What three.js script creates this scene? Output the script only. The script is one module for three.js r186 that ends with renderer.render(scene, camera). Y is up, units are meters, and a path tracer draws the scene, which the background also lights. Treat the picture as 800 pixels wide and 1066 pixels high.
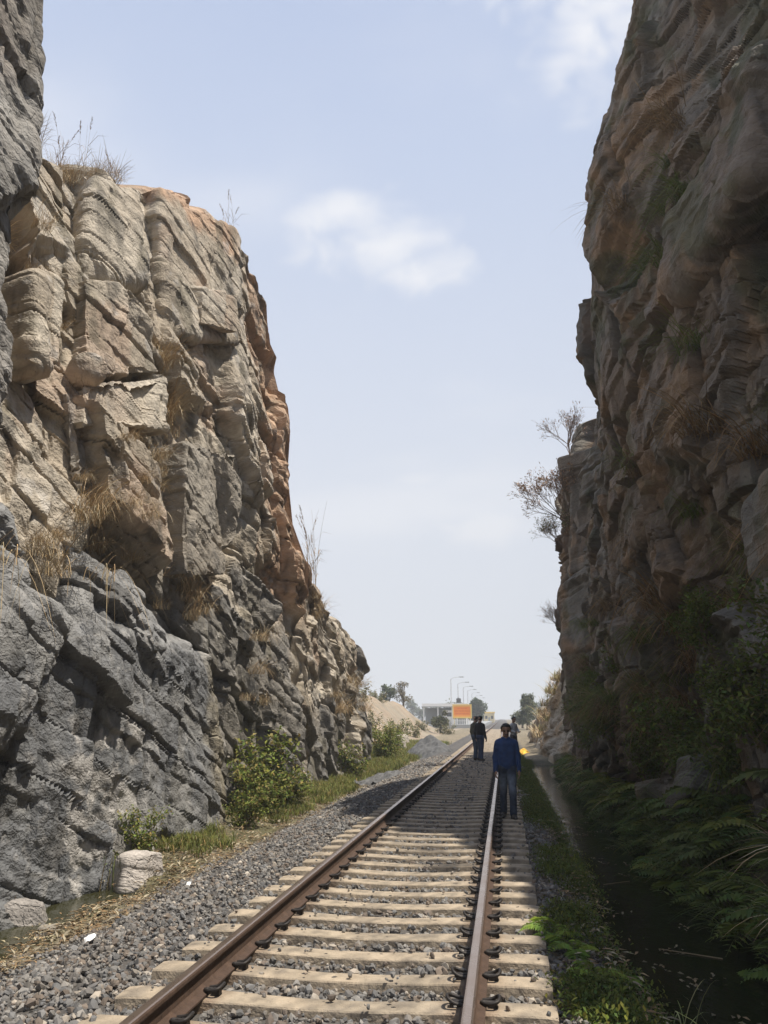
import * as THREE from 'three';
import { mergeGeometries } from 'three/addons/utils/BufferGeometryUtils.js';

// ------------------------------------------------------------------ camera, sky, sun, exposure
const scene = new THREE.Scene();
const camera = new THREE.PerspectiveCamera(65.48, 0.75, 0.05, 3000);
camera.position.set(0.03, 1.53, 0);                       // eye height above the rail tops (y = 0); the track runs along -z
camera.rotation.order = 'YXZ';
camera.rotation.set(THREE.MathUtils.degToRad(14.41), THREE.MathUtils.degToRad(8.31), 0);
const renderer = new THREE.WebGLRenderer({ antialias: true });
renderer.toneMapping = THREE.LinearToneMapping;
renderer.toneMappingExposure = 1.5;
renderer.shadowMap.enabled = true;
const SUN = new THREE.Vector3(0.365, 0.925, 0.09).normalize();
const sun = new THREE.DirectionalLight(new THREE.Color().setRGB(1, 0.93, 0.82), 5);
sun.position.copy(SUN).multiplyScalar(120).add(new THREE.Vector3(0, 0, -25));
sun.target.position.set(0, 0, -25);
sun.castShadow = true;
sun.shadow.mapSize.set(4096, 4096);
Object.assign(sun.shadow.camera, { left: -60, right: 60, top: 60, bottom: -60, near: 1, far: 300 });
scene.add(sun, sun.target);
scene.fog = new THREE.FogExp2(new THREE.Color().setRGB(0.86, 0.9, 0.95), 0.0013);

// ------------------------------------------------------------------ noise
function h3(i, j, k, s) {
  let n = Math.imul(i, 374761393) + Math.imul(j, 668265263) + Math.imul(k, 1440670441) + Math.imul(s, 1274126177) | 0;
  n = Math.imul(n ^ (n >>> 15), 2246822519); n = Math.imul(n ^ (n >>> 13), 3266489917);
  return ((n ^ (n >>> 16)) >>> 0) / 4294967296;
}
const fl = Math.floor;
const TAB = new Float32Array(262144); for (let i = 0; i < 262144; i++) TAB[i] = h3(i, 3, 5, 7);
function vn(x, y, z, s) {
  let i = fl(x), j = fl(y), k = fl(z), a = x - i, b = y - j, c = z - k;
  a = a * a * (3 - 2 * a); b = b * b * (3 - 2 * b); c = c * c * (3 - 2 * c);
  i += s * 17; j += s * 29; k += s * 41;
  const i0 = (i & 63) << 12, i1 = (i + 1 & 63) << 12, j0 = (j & 63) << 6, j1 = (j + 1 & 63) << 6, k0 = k & 63, k1 = k + 1 & 63;
  const p = TAB[i0 | j0 | k0], q = TAB[i0 | j1 | k0], r = TAB[i0 | j0 | k1], t = TAB[i0 | j1 | k1];
  const A = p + (TAB[i1 | j0 | k0] - p) * a, B = q + (TAB[i1 | j1 | k0] - q) * a, C = r + (TAB[i1 | j0 | k1] - r) * a, D = t + (TAB[i1 | j1 | k1] - t) * a;
  const E = A + (B - A) * b, F = C + (D - C) * b; return E + (F - E) * c;
}
function fbm(x, y, z, s, o = 4) { let v = 0, a = 0.5, t = 0; for (let n = 0; n < o; n++) { v += a * vn(x, y, z, s + n); t += a; a *= 0.5; x *= 2.03; y *= 2.03; z *= 2.03; } return v / t; }
const ss = (a, b, x) => { const t = Math.min(1, Math.max(0, (x - a) / (b - a))); return t * t * (3 - 2 * t); };
const lerp = (a, b, t) => a + (b - a) * t;
const mixc = (a, b, t) => [lerp(a[0], b[0], t), lerp(a[1], b[1], t), lerp(a[2], b[2], t)];
function rng(seed) { let a = seed >>> 0; return () => { a = (a + 0x6D2B79F5) | 0; let t = Math.imul(a ^ (a >>> 15), 1 | a); t = (t + Math.imul(t ^ (t >>> 7), 61 | t)) ^ t; return ((t ^ (t >>> 14)) >>> 0) / 4294967296; }; }
function pw(list, x) {                                  // piecewise linear profile [[x, v], ...]
  if (x <= list[0][0]) return list[0][1];
  for (let i = 1; i < list.length; i++) if (x <= list[i][0]) return lerp(list[i - 1][1], list[i][1], (x - list[i - 1][0]) / (list[i][0] - list[i - 1][0]));
  return list[list.length - 1][1];
}
// Voronoi blocks: the rock is broken into cells, each with its own plane; neighbouring planes meet over a narrow edge of width w
const vo = { v: 0, e: 0, d: 0, g: 0 };
function voro(x, y, z, s, tilt, w) {
  const i = fl(x), j = fl(y), k = fl(z); let f1 = 1e9, f2 = 1e9, n1 = 0, n2 = 0, y1 = 0, z1 = 0, y2 = 0, z2 = 0;
  for (let a = -1; a < 2; a++) for (let b = -1; b < 2; b++) for (let c = -1; c < 2; c++) {
    const I = i + a, J = j + b, K = k + c;
    let n = Math.imul(I, 374761393) + Math.imul(J, 668265263) + Math.imul(K, 1440670441) + Math.imul(s, 1274126177) | 0;
    n = Math.imul(n ^ (n >>> 15), 2246822519); n = Math.imul(n ^ (n >>> 13), 3266489917); n ^= n >>> 16;
    const dx = x - I - (n & 1023) / 1023, dy = y - J - (n >>> 10 & 1023) / 1023, dz = z - K - (n >>> 20 & 1023) / 1023;
    const d = dx * dx + dy * dy + dz * dz;
    if (d < f1) { f2 = f1; n2 = n1; y2 = y1; z2 = z1; f1 = d; n1 = n; y1 = dy; z1 = dz; } else if (d < f2) { f2 = d; n2 = n; y2 = dy; z2 = dz; }
  }
  const e = Math.sqrt(f2) - Math.sqrt(f1);
  let m = Math.imul(n1 ^ 0x3C6EF372, 0x85EBCA6B); m ^= m >>> 15; let p = Math.imul(n2 ^ 0x3C6EF372, 0x85EBCA6B); p ^= p >>> 15;
  const v1 = (m & 255) / 255 - 0.5 + tilt * (((m >>> 8 & 255) / 255 - 0.5) * z1 + ((m >>> 16 & 255) / 255 - 0.5) * y1);
  const v2 = (p & 255) / 255 - 0.5 + tilt * (((p >>> 8 & 255) / 255 - 0.5) * z2 + ((p >>> 16 & 255) / 255 - 0.5) * y2);
  vo.v = v1 + (v2 - v1) * 0.5 * (1 - ss(0, w, e)); vo.e = e; vo.d = (m >>> 24) / 255; vo.g = ((m ^ p) & 63) / 63;   // g: the joint between this pair of blocks
}
// sky: pale hazy blue with thin clouds, the same all the way round
{
  const W = 2048, H = 1024, data = new Float32Array(W * H * 4);
  const zen = [0.2, 0.275, 0.47], mid = [0.35, 0.415, 0.56], hor = [0.61, 0.625, 0.645];
  const puffs = [[0.14, 0.735, -0.66, 0.15, 0.075, 1.15], [-0.165, 0.575, -0.80, 0.07, 0.026, 0.75], [-0.12, 0.54, -0.83, 0.09, 0.03, 0.8], [-0.07, 0.515, -0.855, 0.07, 0.034, 0.95], [-0.01, 0.225, -0.974, 0.055, 0.02, 0.6], [-0.102, 0.29, -0.952, 0.03, 0.012, 0.5]];
  const R = rng(77);
  for (let n = 0; n < 26; n++) {                                  // scattered clouds in the rest of the sky
    const az = 0.9 + R() * 4.6, el = 0.15 + R() * 1.0;
    puffs.push([Math.sin(az) * Math.cos(el), Math.sin(el), -Math.cos(az) * Math.cos(el), 0.05 + R() * 0.12, 0.02 + R() * 0.05, 0.5 + R() * 0.6]);
  }
  for (let r = 0; r < H; r++) {
    const el = ((r + 0.5) / H - 0.5) * Math.PI, sy = Math.sin(el), cy = Math.cos(el);
    for (let q = 0; q < W; q++) {
      const ph = ((q + 0.5) / W - 0.5) * 2 * Math.PI, x = Math.cos(ph) * cy, z = Math.sin(ph) * cy, o = (r * W + q) * 4;
      let c = sy < 0 ? hor : sy < 0.62 ? mixc(hor, mid, Math.pow(sy / 0.62, 0.85)) : mixc(mid, zen, (sy - 0.62) / 0.38);
      if (sy > 0) {
        const wx = x / (sy + 0.25), wz = z / (sy + 0.25);
        let k = ss(0.5, 0.8, fbm(wx * 1.6 + 3, wz * 2.6, 1.5, 31, 5)) * 0.42;
        for (const [px, py, pz, aw, ah, st] of puffs) {
          if (x * px + y0(sy) * py + z * pz < 0.9) continue;
          const l = Math.hypot(px, pz), du = (x * pz - z * px) / l * -1, dv = sy - py * 1;
          const d0 = Math.hypot(du / aw, dv / ah); if (d0 > 2.2) continue;
          const n1 = fbm(x * 9, sy * 15, z * 9, 51, 3) - 0.5, n2 = fbm(x * 34 + 6 * n1, sy * 60, z * 34, 55, 4) - 0.5;
          k = Math.max(k, (1 - ss(0.0, 1.35, d0 + n1 * 1.7 + n2 * 1.1)) * st);
        }
        c = mixc(c, [0.68, 0.675, 0.685], Math.min(0.97, k * ss(0.02, 0.25, sy)));
      }
      data[o] = c[0]; data[o + 1] = c[1]; data[o + 2] = c[2]; data[o + 3] = 1;
    }
  }
  function y0(s) { return s; }
  const t = new THREE.DataTexture(data, W, H, THREE.RGBAFormat, THREE.FloatType);
  t.mapping = THREE.EquirectangularReflectionMapping; t.magFilter = t.minFilter = THREE.LinearFilter; t.wrapS = THREE.RepeatWrapping; t.needsUpdate = true;
  scene.background = t; scene.environment = t;
}

// ------------------------------------------------------------------ helpers
const taken = {};
function numbered(n) { const k = taken[n] = (taken[n] ?? -1) + 1; return k ? n + '_' + String(k).padStart(3, '0') : n; }
function shade(o) { o.traverse((c) => { if (c.isMesh) { c.castShadow = true; c.receiveShadow = true; } }); return o; }
function mesh(name, geo, mat, parent) { const m = new THREE.Mesh(geo, mat); m.name = name; m.castShadow = m.receiveShadow = true; parent.add(m); return m; }
function tag(o, label, category, group, kind) { if (label) o.userData.label = label; if (category) o.userData.category = category; if (group) o.userData.group = group; if (kind) o.userData.kind = kind; return o; }
function thing(name, label, category, X, y, u, turn = 0, group) {
  const g = new THREE.Group(); g.name = numbered(name); g.position.set(X, y, -u); g.rotation.y = turn; scene.add(g); return tag(g, label, category, group);
}
function one(name, geo, mat, label, category, group, kind) { const m = mesh(numbered(name), geo, mat, scene); return tag(m, label, category, group, kind); }
function copyOf(src, X, y, u, turn, scale, label, group) {
  const c = src.clone(); c.name = numbered(src.name.replace(/_\d+$/, '')); c.position.set(X, y, -u); c.rotation.set(0, turn, 0); c.scale.setScalar(scale);
  c.userData = { ...src.userData }; if (label) c.userData.label = label; if (group) c.userData.group = group; scene.add(c); return c;
}
const std = (o) => new THREE.MeshStandardMaterial({ side: THREE.DoubleSide, roughness: 0.9, ...o });
const rgb = (r, g, b) => new THREE.Color().setRGB(r, g, b);
function geom(pos, idx, col, uv) {
  const g = new THREE.BufferGeometry(); g.setAttribute('position', new THREE.Float32BufferAttribute(pos, 3));
  if (col) g.setAttribute('color', new THREE.Float32BufferAttribute(col, 3));
  if (uv) g.setAttribute('uv', new THREE.Float32BufferAttribute(uv, 2));
  if (idx) g.setIndex(idx); g.computeVertexNormals(); return g;
}
function noiseTex(size, per, seed, lo, hi, oct = 5, gray = true) {       // tileable grain
  const d = new Uint8Array(size * size * 4);
  for (let y = 0; y < size; y++) for (let x = 0; x < size; x++) {
    let v = 0, a = 0.5, t = 0, f = per;
    for (let o = 0; o < oct; o++) {
      const fx = x / size * f, fy = y / size * f, i = fl(fx), j = fl(fy); let p = fx - i, q = fy - j; p = p * p * (3 - 2 * p); q = q * q * (3 - 2 * q);
      const H = (m, n) => h3(((m % f) + f) % f, ((n % f) + f) % f, o, seed);
      v += a * lerp(lerp(H(i, j), H(i + 1, j), p), lerp(H(i, j + 1), H(i + 1, j + 1), p), q); t += a; a *= 0.62; f *= 2;
    }
    v = lerp(lo, hi, Math.min(1, Math.max(0, (v / t - 0.5) * 1.9 + 0.5))); const o = (y * size + x) * 4;
    d[o] = d[o + 1] = d[o + 2] = v * 255; d[o + 3] = 255;
  }
  const t = new THREE.DataTexture(d, size, size); t.wrapS = t.wrapT = THREE.RepeatWrapping; t.magFilter = THREE.LinearFilter; t.minFilter = THREE.LinearMipmapLinearFilter; t.generateMipmaps = true; t.needsUpdate = true; return t;
}
function chipTex(size, seed) {
  const d = new Uint8Array(size * size * 4);
  for (let y = 0; y < size; y++) for (let x = 0; x < size; x++) {
    let v = 0;
    for (const [per, amp] of [[14, 0.5], [37, 0.3], [90, 0.2]]) {
      const fx = x / size * per, fy = y / size * per, i = fl(fx), j = fl(fy); let b = 9, val = 0;
      for (let p = -1; p < 2; p++) for (let q = -1; q < 2; q++) { const I = ((i + p) % per + per) % per, J = ((j + q) % per + per) % per, dx = fx - i - p - h3(I, J, 1, seed), dy = fy - j - q - h3(I, J, 2, seed), D = dx * dx + dy * dy; if (D < b) { b = D; val = h3(I, J, 3, seed) + (h3(I, J, 4, seed) - 0.5) * dx + (h3(I, J, 5, seed) - 0.5) * dy; } }
      v += amp * val;
    }
    const o = (y * size + x) * 4; d[o] = d[o + 1] = d[o + 2] = Math.max(0, Math.min(255, v * 255)); d[o + 3] = 255;
  }
  const t = new THREE.DataTexture(d, size, size); t.wrapS = t.wrapT = THREE.RepeatWrapping; t.magFilter = THREE.LinearFilter; t.minFilter = THREE.LinearMipmapLinearFilter; t.generateMipmaps = true; t.needsUpdate = true; return t;
}
const chipBump = chipTex(512, 13);
const grainMap = noiseTex(512, 8, 5, 0.62, 1.0, 6), bumpTex = noiseTex(512, 10, 9, 0, 1, 6);
const tex = (t, r) => { const c = t.clone(); c.repeat.set(r, r); c.needsUpdate = true; return c; };

// ------------------------------------------------------------------ rock
const M = {};
M.rock = std({ vertexColors: true, flatShading: true, map: tex(grainMap, 0.55), bumpMap: tex(chipBump, 0.5), bumpScale: 0.03, roughness: 0.92 });
M.rockWet = std({ vertexColors: true, flatShading: true, map: tex(grainMap, 0.55), bumpMap: tex(chipBump, 0.5), bumpScale: 0.03, roughness: 0.85 });
function solve(A, b) {
  const n = b.length;
  for (let i = 0; i < n; i++) {
    let p = i; for (let r = i + 1; r < n; r++) if (Math.abs(A[r][i]) > Math.abs(A[p][i])) p = r;
    [A[i], A[p]] = [A[p], A[i]];[b[i], b[p]] = [b[p], b[i]];
    for (let r = i + 1; r < n; r++) { const m = A[r][i] / A[i][i]; if (!m) continue; for (let c = i; c < n; c++) A[r][c] -= m * A[i][c]; b[r] -= m * b[i]; }
  }
  for (let i = n - 1; i >= 0; i--) { for (let c = i + 1; c < n; c++) b[i] -= A[i][c] * b[c]; b[i] /= A[i][i]; }
  return b;
}
function spline(P) {                                    // thin plate through (u, y, X)
  const n = P.length, U = (r2) => r2 < 1e-9 ? 0 : 0.5 * r2 * Math.log(r2), A = [], b = [];
  for (let i = 0; i < n + 3; i++) A.push(new Array(n + 3).fill(0));
  for (let i = 0; i < n; i++) {
    for (let j = 0; j < n; j++) A[i][j] = U((P[i][0] - P[j][0]) ** 2 + (P[i][1] - P[j][1]) ** 2) + (i === j ? 0.6 : 0);
    A[i][n] = A[n][i] = 1; A[i][n + 1] = A[n + 1][i] = P[i][0]; A[i][n + 2] = A[n + 2][i] = P[i][1]; b.push(P[i][2]);
  }
  b.push(0, 0, 0); const w = solve(A, b);
  return (u, y) => { let v = w[n] + w[n + 1] * u + w[n + 2] * y; for (let i = 0; i < n; i++) v += w[i] * U((u - P[i][0]) ** 2 + (y - P[i][1]) ** 2); return v; };
}
// how far the broken rock stands out at a point; tone of the block it belongs to in rk.tone, crack depth in rk.crack
const rk = { tone: 0, fine: 0, crack: 0, soft: 1, big: 1, w: 0.05 };
// joint blocks: beds along b, each bed cut across along a; every block has its own plane, and neighbours meet over w metres
const jl = { c: 0, d: 0 };
const hI = (i, j, s) => { let n = Math.imul(i, 374761393) + Math.imul(j, 668265263) + Math.imul(s, 1274126177) | 0; n = Math.imul(n ^ (n >>> 15), 2246822519); n = Math.imul(n ^ (n >>> 13), 3266489917); return n ^ (n >>> 16); };
const h01 = (n) => (n >>> 8 & 65535) / 65535;
function cutAt(a, row, s) {                             // index of the block along a, distance to its nearer end, and the neighbour there
  let i = fl(a); const o = (q) => q + 0.62 * (h01(hI(q, row, s)) - 0.5);
  let lo = o(i), hi = o(i + 1); if (a < lo) { i--; hi = lo; lo = o(i); } else if (a >= hi) { i++; lo = hi; hi = o(i + 1); }
  const dl = a - lo, dh = hi - a; cut.i = i; cut.d = dl < dh ? dl : dh; cut.n = dl < dh ? i - 1 : i + 1; cut.e = dl < dh ? i : i + 1;
}
const cut = { i: 0, d: 0, n: 0, e: 0 };
function joints(a, b, sa, sb, s, tilt, deep) {
  const A = a / sa, B = b / sb, wa = rk.w / sa, wb = rk.w / sb;
  cutAt(B, 7, s + 3); const J = cut.i, Jn = cut.n, db = cut.d, eb = cut.e;
  const block = (i, j) => {
    const n = hI(i, j, s + 9), m = hI(i, j, s + 10); let v = (n & 255) / 255 - 0.5; if ((n >>> 8 & 255) < 26) v -= deep;
    return v + tilt * (((m & 255) / 255 - 0.5) * (A + h01(hI(j, 3, s)) * 7 - i - 0.5) + ((m >>> 8 & 255) / 255 - 0.5) * (B - j - 0.5));
  };
  const row = (j, first) => {
    cutAt(A + h01(hI(j, 3, s)) * 7, j, s + 5); const i = cut.i, k = cut.n, d = cut.d;
    if (first) { jl.d = h01(hI(i, j, s + 12)); jl.c = h01(hI(cut.e, j, s + 14)) > 0.45 ? 1 - ss(0, wa * 1.15, d) : 0; }
    const v = block(i, j); return d < wa ? v + (block(k, j) - v) * 0.5 * (1 - ss(0, wa, d)) : v;
  };
  let v = row(J, true);
  if (h01(hI(eb, J, s + 16)) > 0.4) jl.c = Math.max(jl.c, 1 - ss(0, wb * 1.15, db));
  if (db < wb) v += (row(Jn, false) - v) * 0.5 * (1 - ss(0, wb, db));
  return v;
}
function broken(x, y, z, s, k = 1, dip = 0.6, cutk = 1) {
  const w1 = fbm(x * 0.6, y * 0.6, z * 0.6, s + 90, 3) - 0.5, w2 = fbm(x * 0.6 + 9, y * 0.6, z * 0.6, s + 91, 3) - 0.5;
  const a = z - x * 0.35 + y * 0.14 + w1 * 0.55, b = y * 0.93 - z * dip * 0.5 + x * 0.2 + w2 * 0.45;       // beds dip along the cutting, cross joints stand nearly upright
  let t = 0, crack = 0;
  voro(x * 0.3, b * 0.34, a * 0.36, s, 1.5, 0.05 * rk.soft); rk.tone = vo.d; t += 1.0 * rk.big * vo.v;
  t += cutk * 0.5 * joints(a, b, 1.55, 1.15, s + 100, 0.9, 0.5); rk.fine = jl.d; t -= cutk * 0.24 * jl.c; crack = jl.c;
  t += cutk * 0.2 * joints(a + w2 * 0.3, b, 0.62, 0.4, s + 200, 1.1, 0.7); t -= cutk * 0.09 * jl.c; crack = Math.max(crack, 0.7 * jl.c);
  const am = 0.3 + 0.7 * ss(0.42, 0.6, fbm(x * 0.5, y * 0.5, z * 0.5, s + 300, 2));
  if (am > 0) t += am * cutk * 0.085 * joints(a, b + w1 * 0.3, 0.24, 0.15, s + 250, 1.1, 0.8);
  rk.crack = crack;
  return t * k;
}
// small chips, taken at the broken surface itself so that they keep their size on every face
function chips(x, y, z, s) {
  voro(x * 4.2, y * 5 - z * 1.5, z * 4.2 + y, s + 500, 2.2, 0.25);
  return 0.02 * vo.v + 0.03 * (fbm(x * 2.4, y * 2.4, z * 2.4, s + 400, 3) - 0.5) + 0.012 * (fbm(x * 11, y * 11, z * 11, s + 420, 2) - 0.5);
}
// a four-cornered cell is split along its shorter diagonal, so that steps stay clean
function quad(p, idx, a, b, e, d, flip) {
  const L = (m, n) => (p[m * 3] - p[n * 3]) ** 2 + (p[m * 3 + 1] - p[n * 3 + 1]) ** 2 + (p[m * 3 + 2] - p[n * 3 + 2]) ** 2;
  if (L(b, d) <= L(a, e)) { if (flip) idx.push(a, b, d, b, e, d); else idx.push(a, d, b, b, d, e); }
  else if (flip) idx.push(a, b, e, a, e, d); else idx.push(a, e, b, a, d, e);
}
// a cliff face: rows up to its crest, then back over the top
function cliffSheet({ u0, u1, nu, ny, yb, crest, base, dir, seed, k = 1, dip, color, back = 9, nb = 14, rise = 0.12, calm = () => 1, even = false }) {
  const pos = [], col = [], uv = [], idx = [], g = Math.pow((u1 + 3) / (u0 + 3), 1 / (nu - 1)), rows = ny + nb;
  for (let i = 0; i < nu; i++) {
    const u = even ? lerp(u0, u1, i / (nu - 1)) : (u0 + 3) * Math.pow(g, i) - 3, ct = crest(u); rk.w = even ? 0.2 : Math.max(0.05, 1.6 * (u + 3) * (g - 1));
    for (let j = 0; j < rows; j++) {
      const top = Math.max(0, (j - ny + 1) / nb), y = top ? ct : yb + (ct - yb) * j / (ny - 1);
      const X = base(u, y), t = broken(X, y, -u, seed, k, dip) * (1 - top * 0.5) * calm(u, y);
      const bk = top * top * back + top * 0.5;
      let px = X + dir[0] * t - Math.sign(dir[0]) * bk, py = y + (top ? top * back * rise + (fbm(px * 1.2, u * 1.2, 3, seed + 55, 3) - 0.5) * 0.9 * top : 0), pz = -u + dir[2] * t;
      const f = chips(px, py, pz, seed); px += dir[0] * f; pz += dir[2] * f; py += f * 0.3;
      const c = color(px, py, -pz, t); pos.push(px, py, pz); col.push(c[0], c[1], c[2]); uv.push(...planar(px, py, pz, dir[0]));
      if (i && j) { const a = (i - 1) * rows + j - 1, b = a + 1, d = i * rows + j - 1, e = d + 1; quad(pos, idx, a, b, e, d, dir[0] > 0); }
    }
  }
  return geom(pos, idx, col, uv);
}
// texture lies along the joint planes, in metres
const planar = (x, y, z, side) => { const q = Math.sign(side); return [z * -0.62 * q + x * 0.785, y * 0.98 - z * 0.12 + x * 0.16 * q]; };
// a single block of rock between eight corners [X, y, u]: front lower near, lower far, upper far, upper near, then the same four at the back
function rockBlock(c, n, { seed = 1, k = 0.35, round = 20, dip = 0.6, split = 1, color, dir = [0.8, 0, 0.6] }) {
  const cells = [], [na, nb, nd] = n.length ? n : [n, n, n], pos = [], idx = [], seen = new Map(), m = 1024, len = (p, q) => Math.hypot(p[0] - q[0], p[1] - q[1], p[2] - q[2]);
  rk.w = Math.max(0.035, 1.25 * Math.max(len(c[0], c[1]) / na, len(c[0], c[3]) / nb));
  const at = (i, j, l3) => {
    const key = (i * m + j) * m + l3; let v = seen.get(key); if (v !== undefined) return v;
    let a = i / na * 2 - 1, b = j / nb * 2 - 1, d = l3 / nd * 2 - 1; v = pos.length / 3; seen.set(key, v);
    const l = Math.pow(Math.abs(a) ** round + Math.abs(b) ** round + Math.abs(d) ** round, 1 / round); a = (a / l + 1) / 2; b = (b / l + 1) / 2; d = (d / l + 1) / 2;
    for (let q = 0; q < 3; q++) {
      const f = lerp(lerp(c[0][q], c[1][q], a), lerp(c[3][q], c[2][q], a), b), r = lerp(lerp(c[4][q], c[5][q], a), lerp(c[7][q], c[6][q], a), b);
      pos.push((q === 2 ? -1 : 1) * lerp(r, f, d));
    }
    return v;
  };
  for (const [f, p, q] of [[(s, t) => at(s, t, nd), na, nb], [(s, t) => at(na, t, nd - s), nd, nb], [(s, t) => at(0, t, s), nd, nb], [(s, t) => at(s, nb, nd - t), na, nd], [(s, t) => at(s, 0, t), na, nd]])
    for (let i = 0; i < p; i++) for (let j = 0; j < q; j++) { cells.push(f(i, j), f(i + 1, j), f(i + 1, j + 1), f(i, j + 1)); }
  for (let i = 0; i < cells.length; i += 4) idx.push(cells[i], cells[i + 1], cells[i + 3], cells[i + 1], cells[i + 2], cells[i + 3]);
  const g = geom(pos, idx);
  const p = g.attributes.position, N = g.attributes.normal, col = [], uv = [];
  for (let i = 0; i < p.count; i++) {
    const x = p.getX(i), y = p.getY(i), z = p.getZ(i), t = broken(x, y, z, seed, k, dip, split);
    let X = x + N.getX(i) * t, Y = y + N.getY(i) * t, Z = z + N.getZ(i) * t; const f = chips(X, Y, Z, seed) * Math.min(1, k * 3);
    X += N.getX(i) * f; Y += N.getY(i) * f; Z += N.getZ(i) * f; p.setXYZ(i, X, Y, Z); const cc = color(X, Y, -Z, t);
    col.push(cc[0], cc[1], cc[2]); uv.push(...planar(X, Y, Z, dir[0]));
  }
  g.setAttribute('color', new THREE.Float32BufferAttribute(col, 3)); g.setAttribute('uv', new THREE.Float32BufferAttribute(uv, 2));
  const P = p.array, ix = []; for (let i = 0; i < cells.length; i += 4) quad(P, ix, cells[i], cells[i + 1], cells[i + 2], cells[i + 3], true);
  g.setIndex(ix); g.computeVertexNormals(); return g;
}
const GREY = [0.25, 0.228, 0.195], BLUE = [0.185, 0.18, 0.172], TAN = [0.48, 0.405, 0.31], CREAM = [0.55, 0.49, 0.4], ORANGE = [0.55, 0.35, 0.22], DARK = [0.05, 0.046, 0.04], OLIVE = [0.15, 0.13, 0.085], WHITE = [0.52, 0.49, 0.45], STRAW = [0.3, 0.19, 0.09];
// mineral colour of the sunlit cliff: blue-grey at the foot, tan and cream above, iron orange on the outer edge
function leftColor(X, y, u, t) {
  const n1 = fbm(u * 0.35, y * 0.35, X * 0.35, 601, 4), n2 = fbm(u * 1.7, y * 1.7, X * 1.7, 611, 4), n3 = fbm(u * 6, y * 6, X * 6, 621, 3);
  let up = ss(-0.12, 0.12, (y - 3.2) / 9 + ss(16.5, 19, u) * 0.1 + (n1 - 0.5) * 1.3 + (rk.tone - 0.5) * 0.55);
  let c = mixc(GREY, TAN, up);
  c = mixc(c, CREAM, up * ss(0.4, 0.7, n2 * 0.6 + rk.fine * 0.5) * 0.7);
  c = mixc(c, BLUE, (1 - up) * ss(0.35, 0.7, n1 * 0.6 + rk.fine * 0.4) * 0.8);
  const or = ss(19.6, 20.6, u + (n2 - 0.5) * 1.5) * ss(3.6, 5, y) * ss(23.5, 22.2, u) + ss(13.1, 13.6, y + (n2 - 0.5)) * ss(14.6, 15.2, u) * ss(18.6, 18, u);
  c = mixc(c, ORANGE, Math.min(1, or) * (0.55 + 0.45 * n2));
  c = mixc(c, [0.5, 0.33, 0.23], up * ss(0.56, 0.7, fbm(u * 0.9, y * 0.6, X * 0.9, 661, 4)) * 0.4);
  c = mixc(c, OLIVE, ss(0.56, 0.72, fbm(u * 2.2, y * 0.28, X * 2.2, 631, 3)) * 0.6);                 // seep streaks run down the face
  c = mixc(c, DARK, ss(0.6, 0.74, fbm(u * 2.8, y * 0.55, X * 2.8, 641, 4)) * 0.55);
  c = mixc(c, WHITE, ss(0.66, 0.74, fbm(u * 3.1, y * 3.1, X * 3.1, 651, 5)) * 0.5);
  c = mixc(c, DARK, rk.crack * 0.35 * ss(0.4, 0.6, n3));                                                                // soil and lichen held in the joints
  const v = 0.74 + 0.4 * n3 + 0.18 * (rk.fine - 0.5); return [c[0] * v, c[1] * v, c[2] * v];
}
function slabColor(X, y, u, t) {
  const n2 = fbm(u * 1.7, y * 1.7, X * 1.7, 711, 4), n3 = fbm(u * 7, y * 7, X * 7, 721, 3);
  let c = mixc([0.18, 0.183, 0.187], [0.245, 0.238, 0.222], ss(0.35, 0.65, n2 * 0.7 + rk.tone * 0.3));
  c = mixc(c, [0.26, 0.225, 0.16], ss(14.9, 15.4, u + (n2 - 0.5) * 0.8) * 0.9);                                         // ochre-stained corner
  c = mixc(c, [0.34, 0.335, 0.325], ss(2.0, 3.2, y + (n2 - 0.5) * 2.2) * 0.7);
  const band = Math.abs(fbm(u * 0.7 + y * 0.5, y * 0.9 - u * 0.2, X, 741, 4) - 0.5);
  c = mixc(c, WHITE, (1 - ss(0, 0.012, band)) * 0.4);                                                                   // quartz veins
  const pale = ss(9.6, 10.4, u + (n2 - 0.5) * 2) * ss(12.9, 11.7, u + (n2 - 0.5) * 2) * ss(2.1, 1.0, y + (n2 - 0.5) * 2);
  c = mixc(c, WHITE, pale * ss(0.47, 0.56, fbm(u * 3.4, y * 3.4, X * 2, 731, 5)) * 0.85);                              // pale lichen patches
  c = mixc(c, DARK, ss(0.58, 0.72, fbm(u * 2.8, y * 0.6, X * 2.8, 751, 4)) * 0.6);
  c = mixc(c, DARK, rk.crack * 0.4);
  const v = 0.74 + 0.42 * n3; return [c[0] * v, c[1] * v, c[2] * v];
}
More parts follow.
